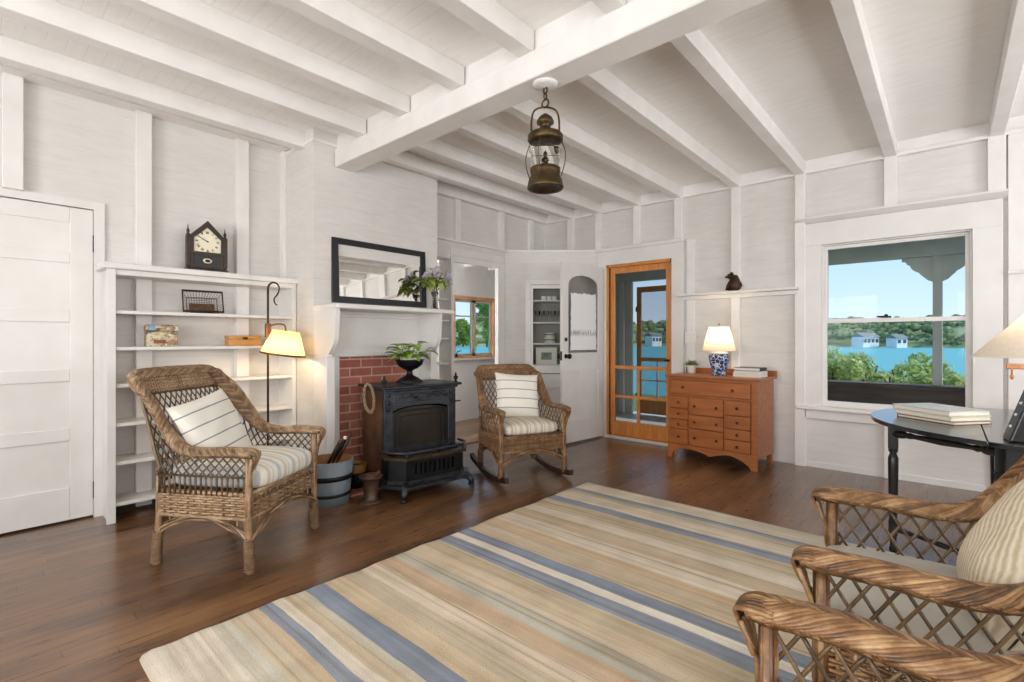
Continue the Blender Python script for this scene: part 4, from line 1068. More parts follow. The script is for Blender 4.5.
cushion(chairB, DB, 'grey_cush', 'plain grey seat cushion on the brown wicker armchair by the table', .06, .55, .53)
def throw(ch, w, h, t, dx, dy, z, lean, m, lab, roll=0, yaw=0):
    o = pillow(M(), w, h, t).build('throw_pillow', MT[m]); o.location = seat_at(ch, dx, dy, z)
    o.rotation_euler = (Matrix.Rotation(ch.rotation_euler[2]+yaw, 4, 'Z')@Matrix.Rotation(lean, 4, 'X')@Matrix.Rotation(roll, 4, 'Y')).to_euler(); tag(o, lab, 'pillow'); return o
throw(chairL, .44, .40, .15, .06, -.145, .665, R(24), 'pil_stripe', 'white pillow with thin grey stripes tilted in the weathered wicker armchair', R(9))
throw(rocker, .42, .40, .14, -.01, -.09, .67, R(16), 'pil_stripe', 'white pillow with thin grey stripes upright on the wicker rocking chair', R(-5))
throw(chairB, .47, .44, .19, .0, -.175, .625, R(30), 'straw', 'ribbed straw-coloured pillow leaning in the brown wicker armchair by the table')

# ================================================================== ON THE BOOKCASE
# shelf clock; local: x outward (front), y along the wall
t = thing('mantel_clock', 'dark wooden steeple clock with pointed top standing on the white bookcase', 'clock', (XL+.09, 1.238, 1.66), R(-4))
w2_, h2, hp = .112, .255, .37
out = [(-w2_, .03), (w2_, .03), (w2_, h2), (0, hp), (-w2_, h2)]
M().prism(out, 0, .095, 0).build('case', MT['clockwood'], t, bevel=.003)
M().box(-.005, -.135, 0, .115, .135, .022, .004).box(0, -.125, .022, .108, .125, .036, .004).build('base', MT['clockwood'], t)
fr = [(-w2_, .125), (w2_, .125), (w2_, h2), (0, hp+.004), (-w2_, h2)]; ins = [(-.086, .145), (.086, .145), (.086, .243), (0, .325), (-.086, .243)]
q = M(); v = [(.095, y, z) for y, z in fr]+[(.108, y, z) for y, z in fr]+[(.095, y, z) for y, z in ins]+[(.108, y, z) for y, z in ins]; f = []
for k in range(5):
    j = (k+1) % 5; f += [(5+k, 5+j, 15+j, 15+k), (k, j, 5+j, 5+k), (10+k, 15+k, 15+j, 10+j)]
q.add(v, f); q.build('bezel', MT['clockwood'], t)
dl = M().prism(ins, .095, .098, 0).build('dial', MT['cream'], t)
q = M()
cz = .222
roman = [12, 1, 2, 3, 4, 5, 6, 7, 8, 9, 10, 11]
strokes = {12: 'XII', 1: 'I', 2: 'II', 3: 'III', 4: 'IV', 5: 'V', 6: 'VI', 7: 'VII', 8: 'VIII', 9: 'IX', 10: 'X', 11: 'XI'}
def bar(q, y0, z0, y1, z1, w, x0, x1):
    d = Vector((y1-y0, z1-z0)).normalized(); nn = Vector((-d.y, d.x))*w
    q.prism([(y0+nn.x, z0+nn.y), (y1+nn.x, z1+nn.y), (y1-nn.x, z1-nn.y), (y0-nn.x, z0-nn.y)], x0, x1, 0)
for k, hnum in enumerate(roman):
    a = PI/2-k*PI/6; cy_, cz_ = .067*math.cos(a), cz+.066*math.sin(a); sw = .0085
    st = strokes[hnum]; tot = len(st); rot = a-PI/2
    for i, chx in enumerate(st):
        off = (i-(tot-1)/2)*.0062
        def L(a_, b_): return (-(a_+off)*-math.cos(rot)-b_*math.sin(rot)+cy_, (a_+off)*math.sin(rot)+b_*math.cos(rot)+cz_)
        segs = {'I': [((0, -sw), (0, sw))], 'V': [((-.003, sw), (0, -sw)), ((0, -sw), (.003, sw))], 'X': [((-.003, sw), (.003, -sw)), ((-.003, -sw), (.003, sw))]}[chx]
        for p_, r_ in segs: bar(q, *L(*p_), *L(*r_), .0015, .098, .0992)
q.build('numerals', MT['black'], dl)
q = M(); bar(q, 0, cz, -.034, cz+.018, .0028, .100, .1025); bar(q, .006, cz-.004, -.056, cz+.031, .0016, .1025, .104); q.lathe([(0, 0), (.005, 0), (.005, .008), (0, .008)], (.098, 0, cz), 10, 0); q.build('hands', MT['black'], dl)
q = M().box(.095, -.083, .046, .100, .083, .118); q.build('tablet', MT['black'], t)
q = M(); q.m = Matrix.Translation((.100, 0, .082)); q.lathe([(0, 0), (.030, 0), (.027, .003), (0, .003)], n=18, axis=0, sx=1, sy=.62); q.build('medallion', MT['cream'], t)
q = M(); q.m = Matrix.Translation((.103, 0, .082)); q.lathe([(0, 0), (.018, 0), (.010, .002), (0, .002)], n=14, axis=0, sx=1, sy=.6); q.build('medallion_figure', MT['bronze'], t)
for s in (-1, 1):
    M().box(.05, s*.118-.012, .036, .105, s*.118+.012, .262, .003).build('column', MT['clockwood'], t)
    M().lathe([(.012, 0), (.014, .006), (.006, .012), (.010, .022), (.011, .03), (.004, .045), (.0015, .075), (0, .077)], (.08, s*.118, .262), 10).build('finial', MT['clockwood'], t)

t = thing('wire_basket', 'shallow dark wire basket tray leaning on the second bookcase shelf', 'basket', (XL+.12, 1.22, 1.358), R(-5))
q = M(); q.m = Matrix.Rotation(R(-16), 4, 'Y')
def rect(w, h, x): return [(x, -w, 0.004), (x, w, .004), (x, w, h), (x, -w, h)]
for w_, h_, x_ in ((.145, .155, .045), ):
    q.tube(rect(w_-.018, h_+.005, x_), .0085, 6, closed=True)
q.build('rim', MT['bronze'], t)
q = M(); q.m = Matrix.Rotation(R(-16), 4, 'Y')@Matrix.Diagonal((1, .88, 1, 1))
q.tube(rect(.112, .125, 0), .003, 5, closed=True)
for k in range(13):
    y = -.14+.28*k/12; q.tube([(.045, y, .154), (0, y*.78, .124), (0, y*.78, .008), (.045, y, .005)], .0016, 4)
for k in range(8):
    z = .014+.017*k; q.tube([(.045, -.145, z*1.1), (0, -.112, z*.86+.004), (0, .112, z*.86+.004), (.045, .145, z*1.1)], .0016, 4)
q.build('wires', MT['bronze'], t)
q = M(); q.m = Matrix.Rotation(R(-16), 4, 'Y'); q.box(.003, -.08, .006, .016, .075, .075)
MT['basketband'] = mat('patterned_brown_band', '#2a1a10', .6, 0, '#6d4a2a', 45); q.build('band', MT['basketband'], t)

# old tin with worn printed picture
MT['tin'] = newmat('worn_printed_tin')[0]; n = MT['tin'].node_tree; b = n.nodes['Principled BSDF']; b.inputs['Roughness'].default_value = .4
v = objco(n); vo = N(n, 'ShaderNodeTexVoronoi'); vo.inputs['Scale'].default_value = 26; n.links.new(mapped(n, v, (1, .6, 1.4)), vo.inputs['Vector'])
n.links.new(ramp(n, math_(n, 'ADD', math_(n, 'MULTIPLY', vo.outputs['Color'], .5), math_(n, 'MULTIPLY', noise(n, v, 30, 3), .5)), ((.3, '#5f5340'), (.42, '#b3a27c'), (.55, '#d9cfb0'), (.66, '#8a5a3e'), (.74, '#c8c6b4'))), b.inputs['Base Color'])
t = thing('storage_tin', 'worn tin box with faded printed picture on the third bookcase shelf', 'tin', (XL+.12, .965, 1.122), R(-6))
M().box(-.055, -.091, 0, .055, .091, .105, .004).build('body', MT['tin'], t)
M().box(-.058, -.094, .105, .058, .094, .150, .005).build('lid', MT['tin'], t)
MT['tinblue'] = mat('faded_blue_patch', '#5f93b5', .4, 0, '#86b4cc', 20); MT['tinred'] = mat('brown_red_patch', '#6a3424', .4, 0, '#8c4b36', 20)
q = M().box(.0585, -.075, .112, .0592, -.04, .146); q.build('blue_patch', MT['tinblue'], t)
q = M().box(.0552, -.05, .02, .056, .02, .045); q.build('print', MT['tinred'], t)

t = thing('wooden_box', 'small honey coloured wooden box at the lamp end of the third shelf', 'box', (XL+.115, 1.50, 1.122), R(-3))
M().box(-.05, -.115, 0, .05, .115, .05, .003).build('body', MT['tan_wood'], t)
M().box(-.052, -.117, .052, .052, .117, .078, .004).build('lid', MT['tan_wood'], t)
M().box(.05, -.018, .048, .056, .018, .066, .002).build('latch', MT['bronze'], t)

# floor lamp
t = thing('floor_lamp', 'lit bridge-arm floor lamp with crook top and parchment shade beside the bookcase', 'lamp', (-3.80, 1.557, 0))
M().lathe([(.13, 0), (.135, .012), (.12, .02), (.05, .028), (.018, .05), (.012, .07)], n=28).build('base', MT['bronze'], t)
q = M(); q.tube([(0, 0, .05), (0, 0, .8), (0, 0, 1.50), (.0, 0, 1.53)], .0085, 8)
hook = [(0, 0, 1.50)]+[(.042*(1-math.cos(a))*.75, .042*(1-math.cos(a))*.66, 1.545+.05*math.sin(a)) for a in np.linspace(0, PI, 12)]+[(.055, .048, 1.51), (.035, .031, 1.475), (.037, .033, 1.445), (.05, .044, 1.425)]
q.tube(smoothpath(hook, 40), np.linspace(.0085, .005, 40), 7); q.build('pole', MT['bronze'], t)
M().box(-.018, -.018, 1.185, .018, .018, 1.29, .004).build('clamp', MT['copper'], t)
q = M(); q.tube(smoothpath([(.01, .01, 1.27), (.04, .05, 1.285), (.07, .085, 1.28), (.078, .095, 1.255), (.078, .095, 1.21)], 20), .007, 7); q.lathe([(.004, 0), (.018, .0), (.018, .05), (.006, .06)], (.078, .095, 1.155), 12); q.build('arm', MT['copper'], t)
tl = Matrix.Translation((.082, .098, 1.21))@Matrix.Rotation(R(8), 4, Vector((.62, .78, 0)).cross(Vector((0, 0, 1)))*-1)
sh = M(tl); sh.lathe([(.092, .025), (.158, -.155)], n=36, cap=False); o = sh.build('lamp_shade', MT['shade_yellow'], t)
q = M(tl); q.lathe([(.156, -.158), (.1605, -.158), (.1595, -.144), (.155, -.144), (.156, -.158)], n=36, cap=False); q.build('trim_band', MT['copper'], o)
q = M(tl); q.sphere((0, 0, -.07), .026); q.build('bulb', MT['bulb'], t)
def plamp(loc, e_, c=(1, .74, .42), r_=.03):
    l = bpy.data.lights.new('lamp_glow', 'POINT'); l.energy = e_; l.color = c; l.shadow_soft_size = r_; l2 = bpy.data.objects.new('lamp_glow', l); COL.objects.link(l2); l2.location = loc
gp = Vector((-3.80, 1.557, 0))+(tl@Vector((0, 0, -.105))); plamp(gp, 5)

# ================================================================== MANTEL AND STOVE
t = thing('wall_mirror', 'black framed landscape mirror resting on the mantelpiece against the chimney breast', 'mirror', (CX, 2.477, 1.437))
mm = M(Matrix.Rotation(R(2.5), 4, 'Y').inverted()); holes(mm, -.47, .47, .03, .555, [(-.415, .415, .082, .505)], lambda q, a, b, c, d: q.box(.004, a, c, .034, b, d)); mm.build('frame', MT['blackframe'], t)
mm = M(Matrix.Rotation(R(2.5), 4, 'Y').inverted()).box(.012, -.42, .08, .018, .42, .51); mm.build('glass', MT['mirror'], t)
mm = M(Matrix.Rotation(R(2.5), 4, 'Y').inverted()).box(-.004, -.46, .0, .002, .46, .54)

t = thing('flower_vase', 'clear glass vase of lilac and leaves at the right end of the mantelpiece', 'vase', (-3.55, 2.945, 1.435))
M().lathe([(.0, 0), (.03, 0), (.034, .01), (.026, .06), (.027, .13), (.036, .17), (.034, .17), (.024, .13), (.023, .06), (.028, .014), (0, .01)], n=20).build('glass', MT['clear'], t)
q = M(); rg3 = random.Random(21); heads = [(-.03, -.17, .30), (.02, -.10, .33), (-.01, -.02, .38), (.03, .06, .36), (.0, .12, .33), (-.05, .02, .31), (.06, -.05, .30), (.04, .09, .27), (.03, -.15, .25), (.07, .0, .26), (.02, -.05, .29)]
for h_ in heads: q.tube(smoothpath([(rg3.uniform(-.015, .015), rg3.uniform(-.015, .015), .02), (h_[0]*.2, h_[1]*.2, .17), h_], 10), .0028, 5)
q.build('stems', MT['stem'], t)
def leaf(q, p, d, L, w, droop=.3, n=6, fold=.25):
    p = np.array(p, float); d = np.array(d, float); d /= np.linalg.norm(d); side = np.cross(d, (0, 0, 1)); side /= (np.linalg.norm(side)+1e-9); up = np.cross(side, d)
    P = []
    for i in range(n+1):
        u = i/n; c = p+d*L*u-np.array((0, 0, 1))*droop*L*u*u; ww = w*math.sin(PI*min(1, u**.75*.97+.015))**.8
        P.append([c-side*ww+up*ww*fold, c, c+side*ww+up*ww*fold])
    q.grid(P)
leaves = M()
for h_ in heads:
    for k in range(5):
        a = rg3.uniform(0, 2*PI); u = rg3.uniform(.55, 1.0)
        leaf(leaves, (h_[0]*u, h_[1]*u, .15+(h_[2]-.15)*u), (math.cos(a), math.sin(a), rg3.uniform(-.2, .7)), rg3.uniform(.07, .11), rg3.uniform(.026, .040), rg3.uniform(.2, .8))
leaves.build('leaves', MT['leaf2'], t)
for c, hgt in (((.03, .0, .31), .10), ((.03, .14, .25), .13), ((.0, -.09, .30), .05)):
    q = M()
    for _ in range(150):
        u = rg3.random(); r_ = .036*(1-u)**.5+.004; a = rg3.uniform(0, 2*PI); q.sphere((c[0]+r_*math.cos(a), c[1]+r_*math.sin(a), c[2]+u*hgt), rg3.uniform(.005, .008), 5, 3)
    q.build('lilac_bloom', MT['lilac'], t)

# pedestal bowl and plant on the stove
t = thing('pedestal_bowl', 'black footed iron bowl holding a plant on the stove top', 'bowl', (-3.36, 2.52, .814))
t.scale = (.87, .87, 1)
M().lathe([(.0, 0), (.125, 0), (.13, .008), (.09, .035), (.035, .06), (.026, .085), (.03, .10), (.07, .115), (.118, .145), (.134, .182), (.136, .19), (.128, .19), (.112, .155), (.06, .125), (0, .12)], n=32).build('bowl', MT['iron_black'], t)
t = thing('potted_plant', 'leafy green and cream houseplant growing in the black pedestal bowl', 'plant', (-3.36, 2.52, .94))
M().lathe([(0, 0), (.055, 0), (.08, .075), (.083, .085), (.072, .085), (.06, .07), (0, .068)], n=20).build('pot', MT['white'], t)
q = M(); rg4 = random.Random(4)
for k in range(46):
    a = rg4.uniform(0, 2*PI); el = rg4.uniform(.25, 1.4); L0 = rg4.uniform(.03, .135)
    st_ = np.array((.05*math.cos(a), .05*math.sin(a), .07)); tip = st_+L0*np.array((math.cos(a)*math.cos(el), math.sin(a)*math.cos(el), math.sin(el)))
    q.tube([st_*.6, st_, tip], .0025, 4); leaf(q, tip, (math.cos(a), math.sin(a), rg4.uniform(-.1, .7)), rg4.uniform(.075, .115), rg4.uniform(.030, .042), rg4.uniform(.2, .6))
q.build('leaves', MT['leaf'], t)

# cast iron stove; local: +x is the front, y runs along the width
ST = thing('iron_stove', 'black cast iron parlour stove with slotted hearth front before the brick fireplace', 'stove', (-3.16, 2.47, 0), R(-7.2))
M().box(-.36, -.36, .795, .075, .36, .815, .006).box(-.34, -.335, .775, .05, .335, .795, .005).build('top_plate', MT['iron'], ST)
M().box(-.33, -.32, .14, -.30, .32, .78).box(-.33, -.33, .10, .0, .33, .14).build('back_plate', MT['iron'], ST)
for s in (-1, 1): M().box(-.33, s*.32-.008, .12, .0, s*.32+.008, .785).build('side_plate', MT['iron_brown' if s < 0 else 'iron'], ST)
# front frame with arched opening
q = M(); q.box(0, -.325, .30, .03, -.25, .775, .004); q.box(0, .25, .30, .03, .325, .775, .004); q.box(0, -.25, .655, .03, .25, .775, .004)
q.box(0, -.25, .2, .02, .25, .34)
q.prism([(-.25, .66)]+[(-.25+.5*k/12, .625+.035*math.sin(PI*k/12)**.5*.9-.0) for k in range(13)]+[(.25, .66)], .0, .03, 0)
q.build('front_frame', MT['iron'], ST)
q = M(); q.box(.028, -.245, .685, .036, .245, .75, .003); q.build('frieze', MT['iron'], ST)
q = M()
q.m = None
q.lathe([(.030, 0), (.030, .006), (.022, .008), (.018, .003), (.012, .010), (0, .012)], (.036, 0, .718), 18, 0)
for s in (-1, 1):
    for k in range(5):
        y = s*(.06+k*.038); pts = [(.039, y+.016*math.cos(a)*(1-a/9), .718+(.016 if k % 2 else -.004)+.014*math.sin(a)*(1-a/9)) for a in np.linspace(0, 6.5, 16)]
        q.tube(pts, .0035, 5)
    q.tube([(.039, s*.05, .715+.01*0), (.041, s*.12, .728), (.039, s*.2, .710), (.039, s*.235, .722)], .004, 5)
    for z in (.745, .69): q.lathe([(.015, 0), (.015, .004), (.008, .006), (.004, .011), (0, .012)], (.03, s*.288, z), 12, 0)
    q.tube([(.033, s*.288+.02*math.cos(a), .65+.028*math.sin(a)) for a in np.linspace(0, 2*PI, 16)[:-1]], .004, 5, closed=True)
q.build('scroll_ornament', MT['iron'], ST)
# doors / blower panel
q = M(); q.prism([(-.245, .33), (.245, .33), (.245, .60)]+[(.245-.49*k/12, .605+.04*math.sin(PI*k/12)**.6) for k in range(13)]+[(-.245, .60)], .002, .018, 0); pn_ = q.build('fire_screen', MT['stove_glass'], ST)
q = M(); loop = [(-.225, .345), (-.225, .55), (-.205, .60), (-.16, .615), (.16, .615), (.205, .60), (.225, .55), (.225, .345)]
q.tube([(.022, y, z) for y, z in smoothpath(loop, 60)], .006, 5)
loop = [(-.19, .345), (-.185, .53), (-.15, .575), (.15, .575), (.185, .53), (.19, .345)]; q.tube([(.021, y, z) for y, z in smoothpath(loop, 60)], .004, 5); q.build('screen_moulding', MT['iron_black'], pn_)
# hearth box with canted ends
def hear(e, x1): return [(0, -.345-e), (.12, -.345-e), (x1+e, -.25-e*.5), (x1+e, .25+e*.5), (.12, .345+e), (0, .345+e)]
q = M(); q.prism(hear(0, .23), .10, .13, 2); q.build('hearth_floor', MT['iron'], ST)
q = M(); wall_ = hear(-.01, .23)
def wallseg(q, a, b_, z0, z1, th=.014):
    d = Vector((b_[0]-a[0], b_[1]-a[1])).normalized(); nn = Vector((-d.y, d.x))*th; q.prism([a, b_, (b_[0]+nn.x, b_[1]+nn.y), (a[0]+nn.x, a[1]+nn.y)], z0, z1, 2)
for i in (0, 1, 3, 4): wallseg(q, wall_[i], wall_[i+1], .13, .285)
a, b_ = wall_[2], wall_[3]; wallseg(q, a, b_, .13, .165); wallseg(q, a, b_, .25, .285)
L = b_[1]-a[1]; ns = 9
for k in range(ns+1):
    y0 = a[1]+L*(.12+.76*k/ns)-.010; wallseg(q, (a[0], y0), (a[0], y0+.020), .16, .255)
wallseg(q, a, (a[0], a[1]+L*.12), .13, .285); wallseg(q, (a[0], b_[1]-L*.12), b_, .13, .285)
q.box(a[0]-.05, a[1], .13, a[0]-.04, b_[1], .285)
q.build('hearth_front', MT['iron_black'], ST)
q = M(); rim_ = hear(.025, .235); inn = hear(-.035, .22)
v = [(x, y, .285) for x, y in rim_]+[(x, y, .305) for x, y in rim_]+[(x, y, .285) for x, y in inn]+[(x, y, .305) for x, y in inn]; f = []
for k in range(5):
    j = k+1; f += [(k, j, 6+j, 6+k), (6+k, 6+j, 18+j, 18+k), (12+k, 18+k, 18+j, 12+j), (k, 12+k, 12+j, j)]
q.add(v, f); q.build('hearth_rim', MT['iron_lamplit'], ST)
q = M(); q.tube([(.03, -.35, .335), (.13, -.345, .335), (.235, -.25, .335), (.235, .25, .335), (.13, .345, .335), (.03, .35, .335)], .011, 7)
for y in (-.25, 0, .25): q.tube([(.235, y, .30), (.235, y, .335)], .008, 6)
q.build('fender_rail', MT['iron'], ST)
q = M(); bm_ = hear(.045, .25); q.prism(bm_, .085, .105, 2); q.build('base_moulding', MT['iron'], ST)
for (x, y) in ((.25, -.27), (.25, .27), (-.30, -.30), (-.30, .30)):
    s = 1 if y > 0 else -1; q = M()
    pts = smoothpath([(x-.03, y-.02*s, .095), (x+.01, y+.01*s, .085), (x+.035, y+.03*s, .05), (x+.02, y+.025*s, .02), (x+.045, y+.045*s, .008)], 20)
    q.tube(pts, np.interp(np.linspace(0, 1, 20), [0, .3, .8, 1], [.034, .028, .013, .016]), 8); q.build('leg', MT['iron'], ST)
for s in (-1, 1):
    M().lathe([(.016, 0), (.018, .006), (.008, .014), (.012, .024), (.020, .036), (.018, .048), (.007, .058), (.010, .066), (.004, .080), (0, .085)], (.03, s*.325, .815), 14).build('finial', MT['iron_black'], ST)
M().tube([(.02, .32, .655), (.025, .375, .655)], .006, 6).build('door_peg', MT['iron_black'], ST)
M().lathe([(.075, 0), (.075, .16), (.0, .16)], (-.50, 0, .52), 18, 0).build('flue_collar', MT['iron'], ST)

# coil of twine hanging at the stove's left shoulder
q = M()
for k in range(5):
    q.tube([(.004*k-.008, .035*math.cos(a)+.008*math.sin(3*a+k*2), .11*math.sin(a)-.10+.004*k) for a in np.linspace(0, 2*PI, 28)[:-1]], .0035, 5, closed=True)
MT['twine'] = mat('jute_twine', '#84745e', .9, 0, '#a39279', 60)
o = q.build('twine_coil', MT['twine']); o.location = (-3.30, 2.085, .815); o.rotation_euler = (R(6), 0, R(-30)); tag(o, 'loop of rough twine hanging from the left shoulder of the iron stove', 'twine')

# bucket with fire tools, pestle pot, ochre pot
t = thing('wooden_bucket', 'blue-grey painted wooden bucket with black hoops between armchair and brick', 'bucket', (-3.345, 1.80, 0))
t.scale = (.9, .9, .97)
q = M(); q.lathe([(.135, 0), (.152, 0), (.168, .15), (.186, .32), (.174, .32)], n=40, cap=False); q.build('staves', MT['bluegrey'], t)
q = M(); q.lathe([(.1735, .318), (.158, .15), (.142, .03), (0, .03)], n=40, cap=False); q.build('inner_wall', MT['wood_in'], t)
for z, h_ in ((.20, .035), (.075, .022)):
    r0 = .152+z*.034/.32*1.0; r0 = .152+.034*(z/.32); q = M(); q.lathe([(r0-.001, z-h_/2), (r0+.004, z-h_/2), (r0+.006, z+h_/2), (r0-.001, z+h_/2)], n=40, cap=False); q.build('hoop', MT['iron_black'], t)
for k, (x, y, dx, dy, L, m_, kn, lb) in enumerate(((.02, -.02, .05, .06, .40, 'bronze', 'copper', 'fire poker with copper knob leaning in the blue-grey bucket'), (.05, .03, .03, .09, .44, 'darkwood', 'darkwood', 'dark wooden handled fire tool leaning highest in the blue-grey bucket'), (-.02, .04, .08, .05, .42, 'iron_black', 'white', 'black iron fire tool with pale grip in the blue-grey bucket'))):
    tt_ = thing('fire_tool', lb, 'fire tool', (-3.345, 1.80, .035), 0, 'fire tools in the bucket')
    a = np.array((x-.07, y-.10, 0)); b_ = np.array((x+dx, y+dy, L)); q = M(); q.tube([a, a*.4+b_*.6], .007, 7); q.build('shaft', MT['iron_black'], tt_)
    q = M(); q.tube([a*.4+b_*.6, a*.2+b_*.8, b_], [.010, .013, .010], 8); q.build('handle', MT[m_], tt_)
    q = M(); q.sphere(b_, .014, 10, 7); q.build('knob', MT[kn], tt_)
t = thing('mortar', 'brown metal pot with flared rim and foot standing beside the stove', 'pot', (-3.13, 2.005, 0))
M().lathe([(0, 0), (.088, 0), (.092, .006), (.082, .014), (.055, .018), (.048, .03), (.055, .12), (.062, .16), (.085, .178), (.087, .186), (.075, .186), (.05, .165), (.042, .06), (0, .05)], n=28).build('body', MT['pestle'], t)
M().tube([(.01, 0, .06), (.03, .03, .19), (.04, .045, .215)], [.012, .010, .013], 8).build('pestle', MT['pestle'], t)
t = thing('ochre_pot', 'dark jar with ochre glazed rim behind the brown flared pot', 'jar', (-3.47, 2.09, .02))
M().lathe([(0, 0), (.06, 0), (.075, .05), (.078, .12), (.068, .165), (.058, .165), (.066, .12), (0, .1)], n=24).build('body', MT['iron_black'], t)
M().lathe([(.078, .12), (.082, .175), (.08, .185), (.068, .185), (.067, .15)], n=24, cap=False).build('rim', MT['ochre'], t)

# ================================================================== DRESSER AND ITS THINGS
DW, DD = .845, .445
t = DRS = thing('dresser', 'reddish wooden dresser with many small drawers against the back wall', 'dresser', (-2.108, 4.756, 0), R(-3.6))
# local: x right, y back, front face at y = 0
for x in (0, DW-.022): M().box(x, .01, .10, x+.022, DD, .80).build('side_panel', MT['cherry'], t, bevel=.002)
M().box(.02, DD-.012, .10, DW-.02, DD, .80).box(.02, .02, .12, DW-.02, DD, .14).build('back_panel', MT['cherry'], t)
M().box(-.025, -.022, .80, DW+.03, DD+.01, .822, .005).build('top', MT['cherry'], t)
M().box(-.02, DD-.012, .822, DW+.03, DD+.008, .875, .003).build('back_rail', MT['cherry'], t)
c1_, c2_ = .222, .562
q = M(); q.box(0, 0, .10, .03, .03, .80).box(DW-.05, 0, .0, DW, .03, .80, .003).box(.03, 0, .775, DW-.05, .02, .80).box(.03, 0, .615, DW-.05, .02, .632).box(.03, 0, .125, DW-.05, .02, .14)
q.box(c1_-.008, 0, .13, c1_+.008, .02, .62).box(c2_-.008, 0, .13, c2_+.008, .02, .62); q.box(.02, .02, .14, DW-.02, .03, .79)
q.build('front_frame', MT['cherry'], t)
# scalloped apron and feet
ap = [(0, .135), (DW, .135), (DW, 0), (DW-.05, 0), (DW-.07, .035), (DW-.15, .085), (DW-.23, .105), (DW*.5+.13, .10), (DW*.5+.06, .082), (DW*.5, .062), (DW*.5-.06, .082), (DW*.5-.13, .10), (.20, .105), (.12, .095), (.06, .06), (.045, .03), (.04, 0), (0, 0)]
q = M(); q.prism(ap, -.002, .018, 1); q.build('apron', MT['cherry'], t)
for x, y in ((.02, DD-.03), (DW-.03, DD-.03), (.02, .02)): M().box(x-.02, y-.02, 0, x+.025, y+.025, .12, .003).build('foot', MT['cherry'], t)
def drawer(x0, x1, z0, z1, ks):
    d = M().box(x0+.004, -.012, z0+.004, x1-.004, .02, z1-.004, .003).build('drawer', MT['cherry'], t)
    for kx in ks:
        M().lathe([(.006, 0), (.006, -.008), (.012, -.014), (.014, -.020), (.009, -.026), (0, -.028)], (x0+(x1-x0)*kx, -.012, (z0+z1)/2), 12, 1).build('knob', MT['knob'], d)
drawer(.03, DW-.05, .632, .775, (.18, .80))
zz = [.14, .255, .355, .475, .615]
zl_ = [.14, .29, .385, .495, .615]
for a, b_ in zip(zl_[:-1], zl_[1:]): drawer(.03, c1_-.008, a, b_, (.5,))
for a, b_ in zip((.14, .31, .445), (.31, .445, .615)): drawer(c1_+.008, c2_-.008, a, b_, (.17, .82))
for a, b_ in zip(zz[:-1], zz[1:]): drawer(c2_+.008, DW-.05, a, b_, (.5,))
def ondr(x, y, z=.822):
    v = DRS.matrix_basis@Vector((x, y, z)); return (v.x, v.y, v.z)
# ginger jar lamp
t = thing('table_lamp', 'lit table lamp with blue and white ginger jar base on the dresser', 'lamp', ondr(.42, .22))
mj, n, b = newmat('blue_white_porcelain'); b.inputs['Roughness'].default_value = .15
v = objco(n); vo = N(n, 'ShaderNodeTexVoronoi', feature='DISTANCE_TO_EDGE'); vo.inputs['Scale'].default_value = 26; n.links.new(v, vo.inputs['Vector'])
ff = math_(n, 'ADD', math_(n, 'MULTIPLY', vo.outputs['Distance'], 1.4), math_(n, 'MULTIPLY', noise(n, v, 40, 3), .4))
n.links.new(ramp(n, ff, ((.0, '#d7dbe2'), (.255, '#c3cad8'), (.30, '#3a4a7c'), (.45, '#26335f'), (1, '#2b386a'))), b.inputs['Base Color'])
M().lathe([(0, 0), (.064, 0), (.068, .01), (.064, .035), (.076, .09), (.093, .155), (.096, .19), (.084, .212), (0, .215)], n=28).build('jar', mj, t)
M().lathe([(.084, .21), (.086, .216), (.06, .236), (.034, .244), (0, .246)], n=24).build('jar_lid', MT['white'], t)
M().lathe([(.01, .21), (.01, .26), (.016, .262), (.016, .30), (.01, .30)], n=12).tube([(.0, .0, .30), (.0, 0, .49)], .003, 5).lathe([(0, .485), (.007, .49), (.005, .505), (0, .508)], n=10).build('stem', MT['brass'], t)
o = M().lathe([(.155, .235), (.092, .475)], n=36, cap=False).build('lamp_shade', MT['shade_white'], t)
M().lathe([(.1545, .235), (.1575, .235), (.157, .243), (.153, .243)], n=36, cap=False).build('trim_band', MT['shade_white'], o)
M().lathe([(.091, .469), (.0945, .468), (.093, .476), (.09, .476)], n=36, cap=False).build('trim_band', MT['shade_white'], o)
M().sphere((0, 0, .345), .026).build('bulb', MT['bulb'], t)
q = ondr(.42, .22, .822+.385); plamp(q, 3.2, (1, .80, .55))
# small potted grass
t = thing('potted_grass', 'small spiky green plant in a white pot on the dresser', 'plant', ondr(.105, .30))
M().lathe([(0, 0), (.040, 0), (.046, .08), (.048, .085), (.041, .085), (.04, .07), (0, .068)], n=20).build('pot', MT['white'], t)
q = M(); rg5 = random.Random(9)
for _ in range(260):
    a = rg5.uniform(0, 2*PI); el = rg5.uniform(.35, 1.5); L = rg5.uniform(.05, .095); p = np.array((.03*rg5.random()*math.cos(a), .03*rg5.random()*math.sin(a), .07))
    leaf(q, p, (math.cos(a)*math.cos(el), math.sin(a)*math.cos(el), math.sin(el)), L, .0035, .15, 3)
q.build('leaves', MT['grass'], t)
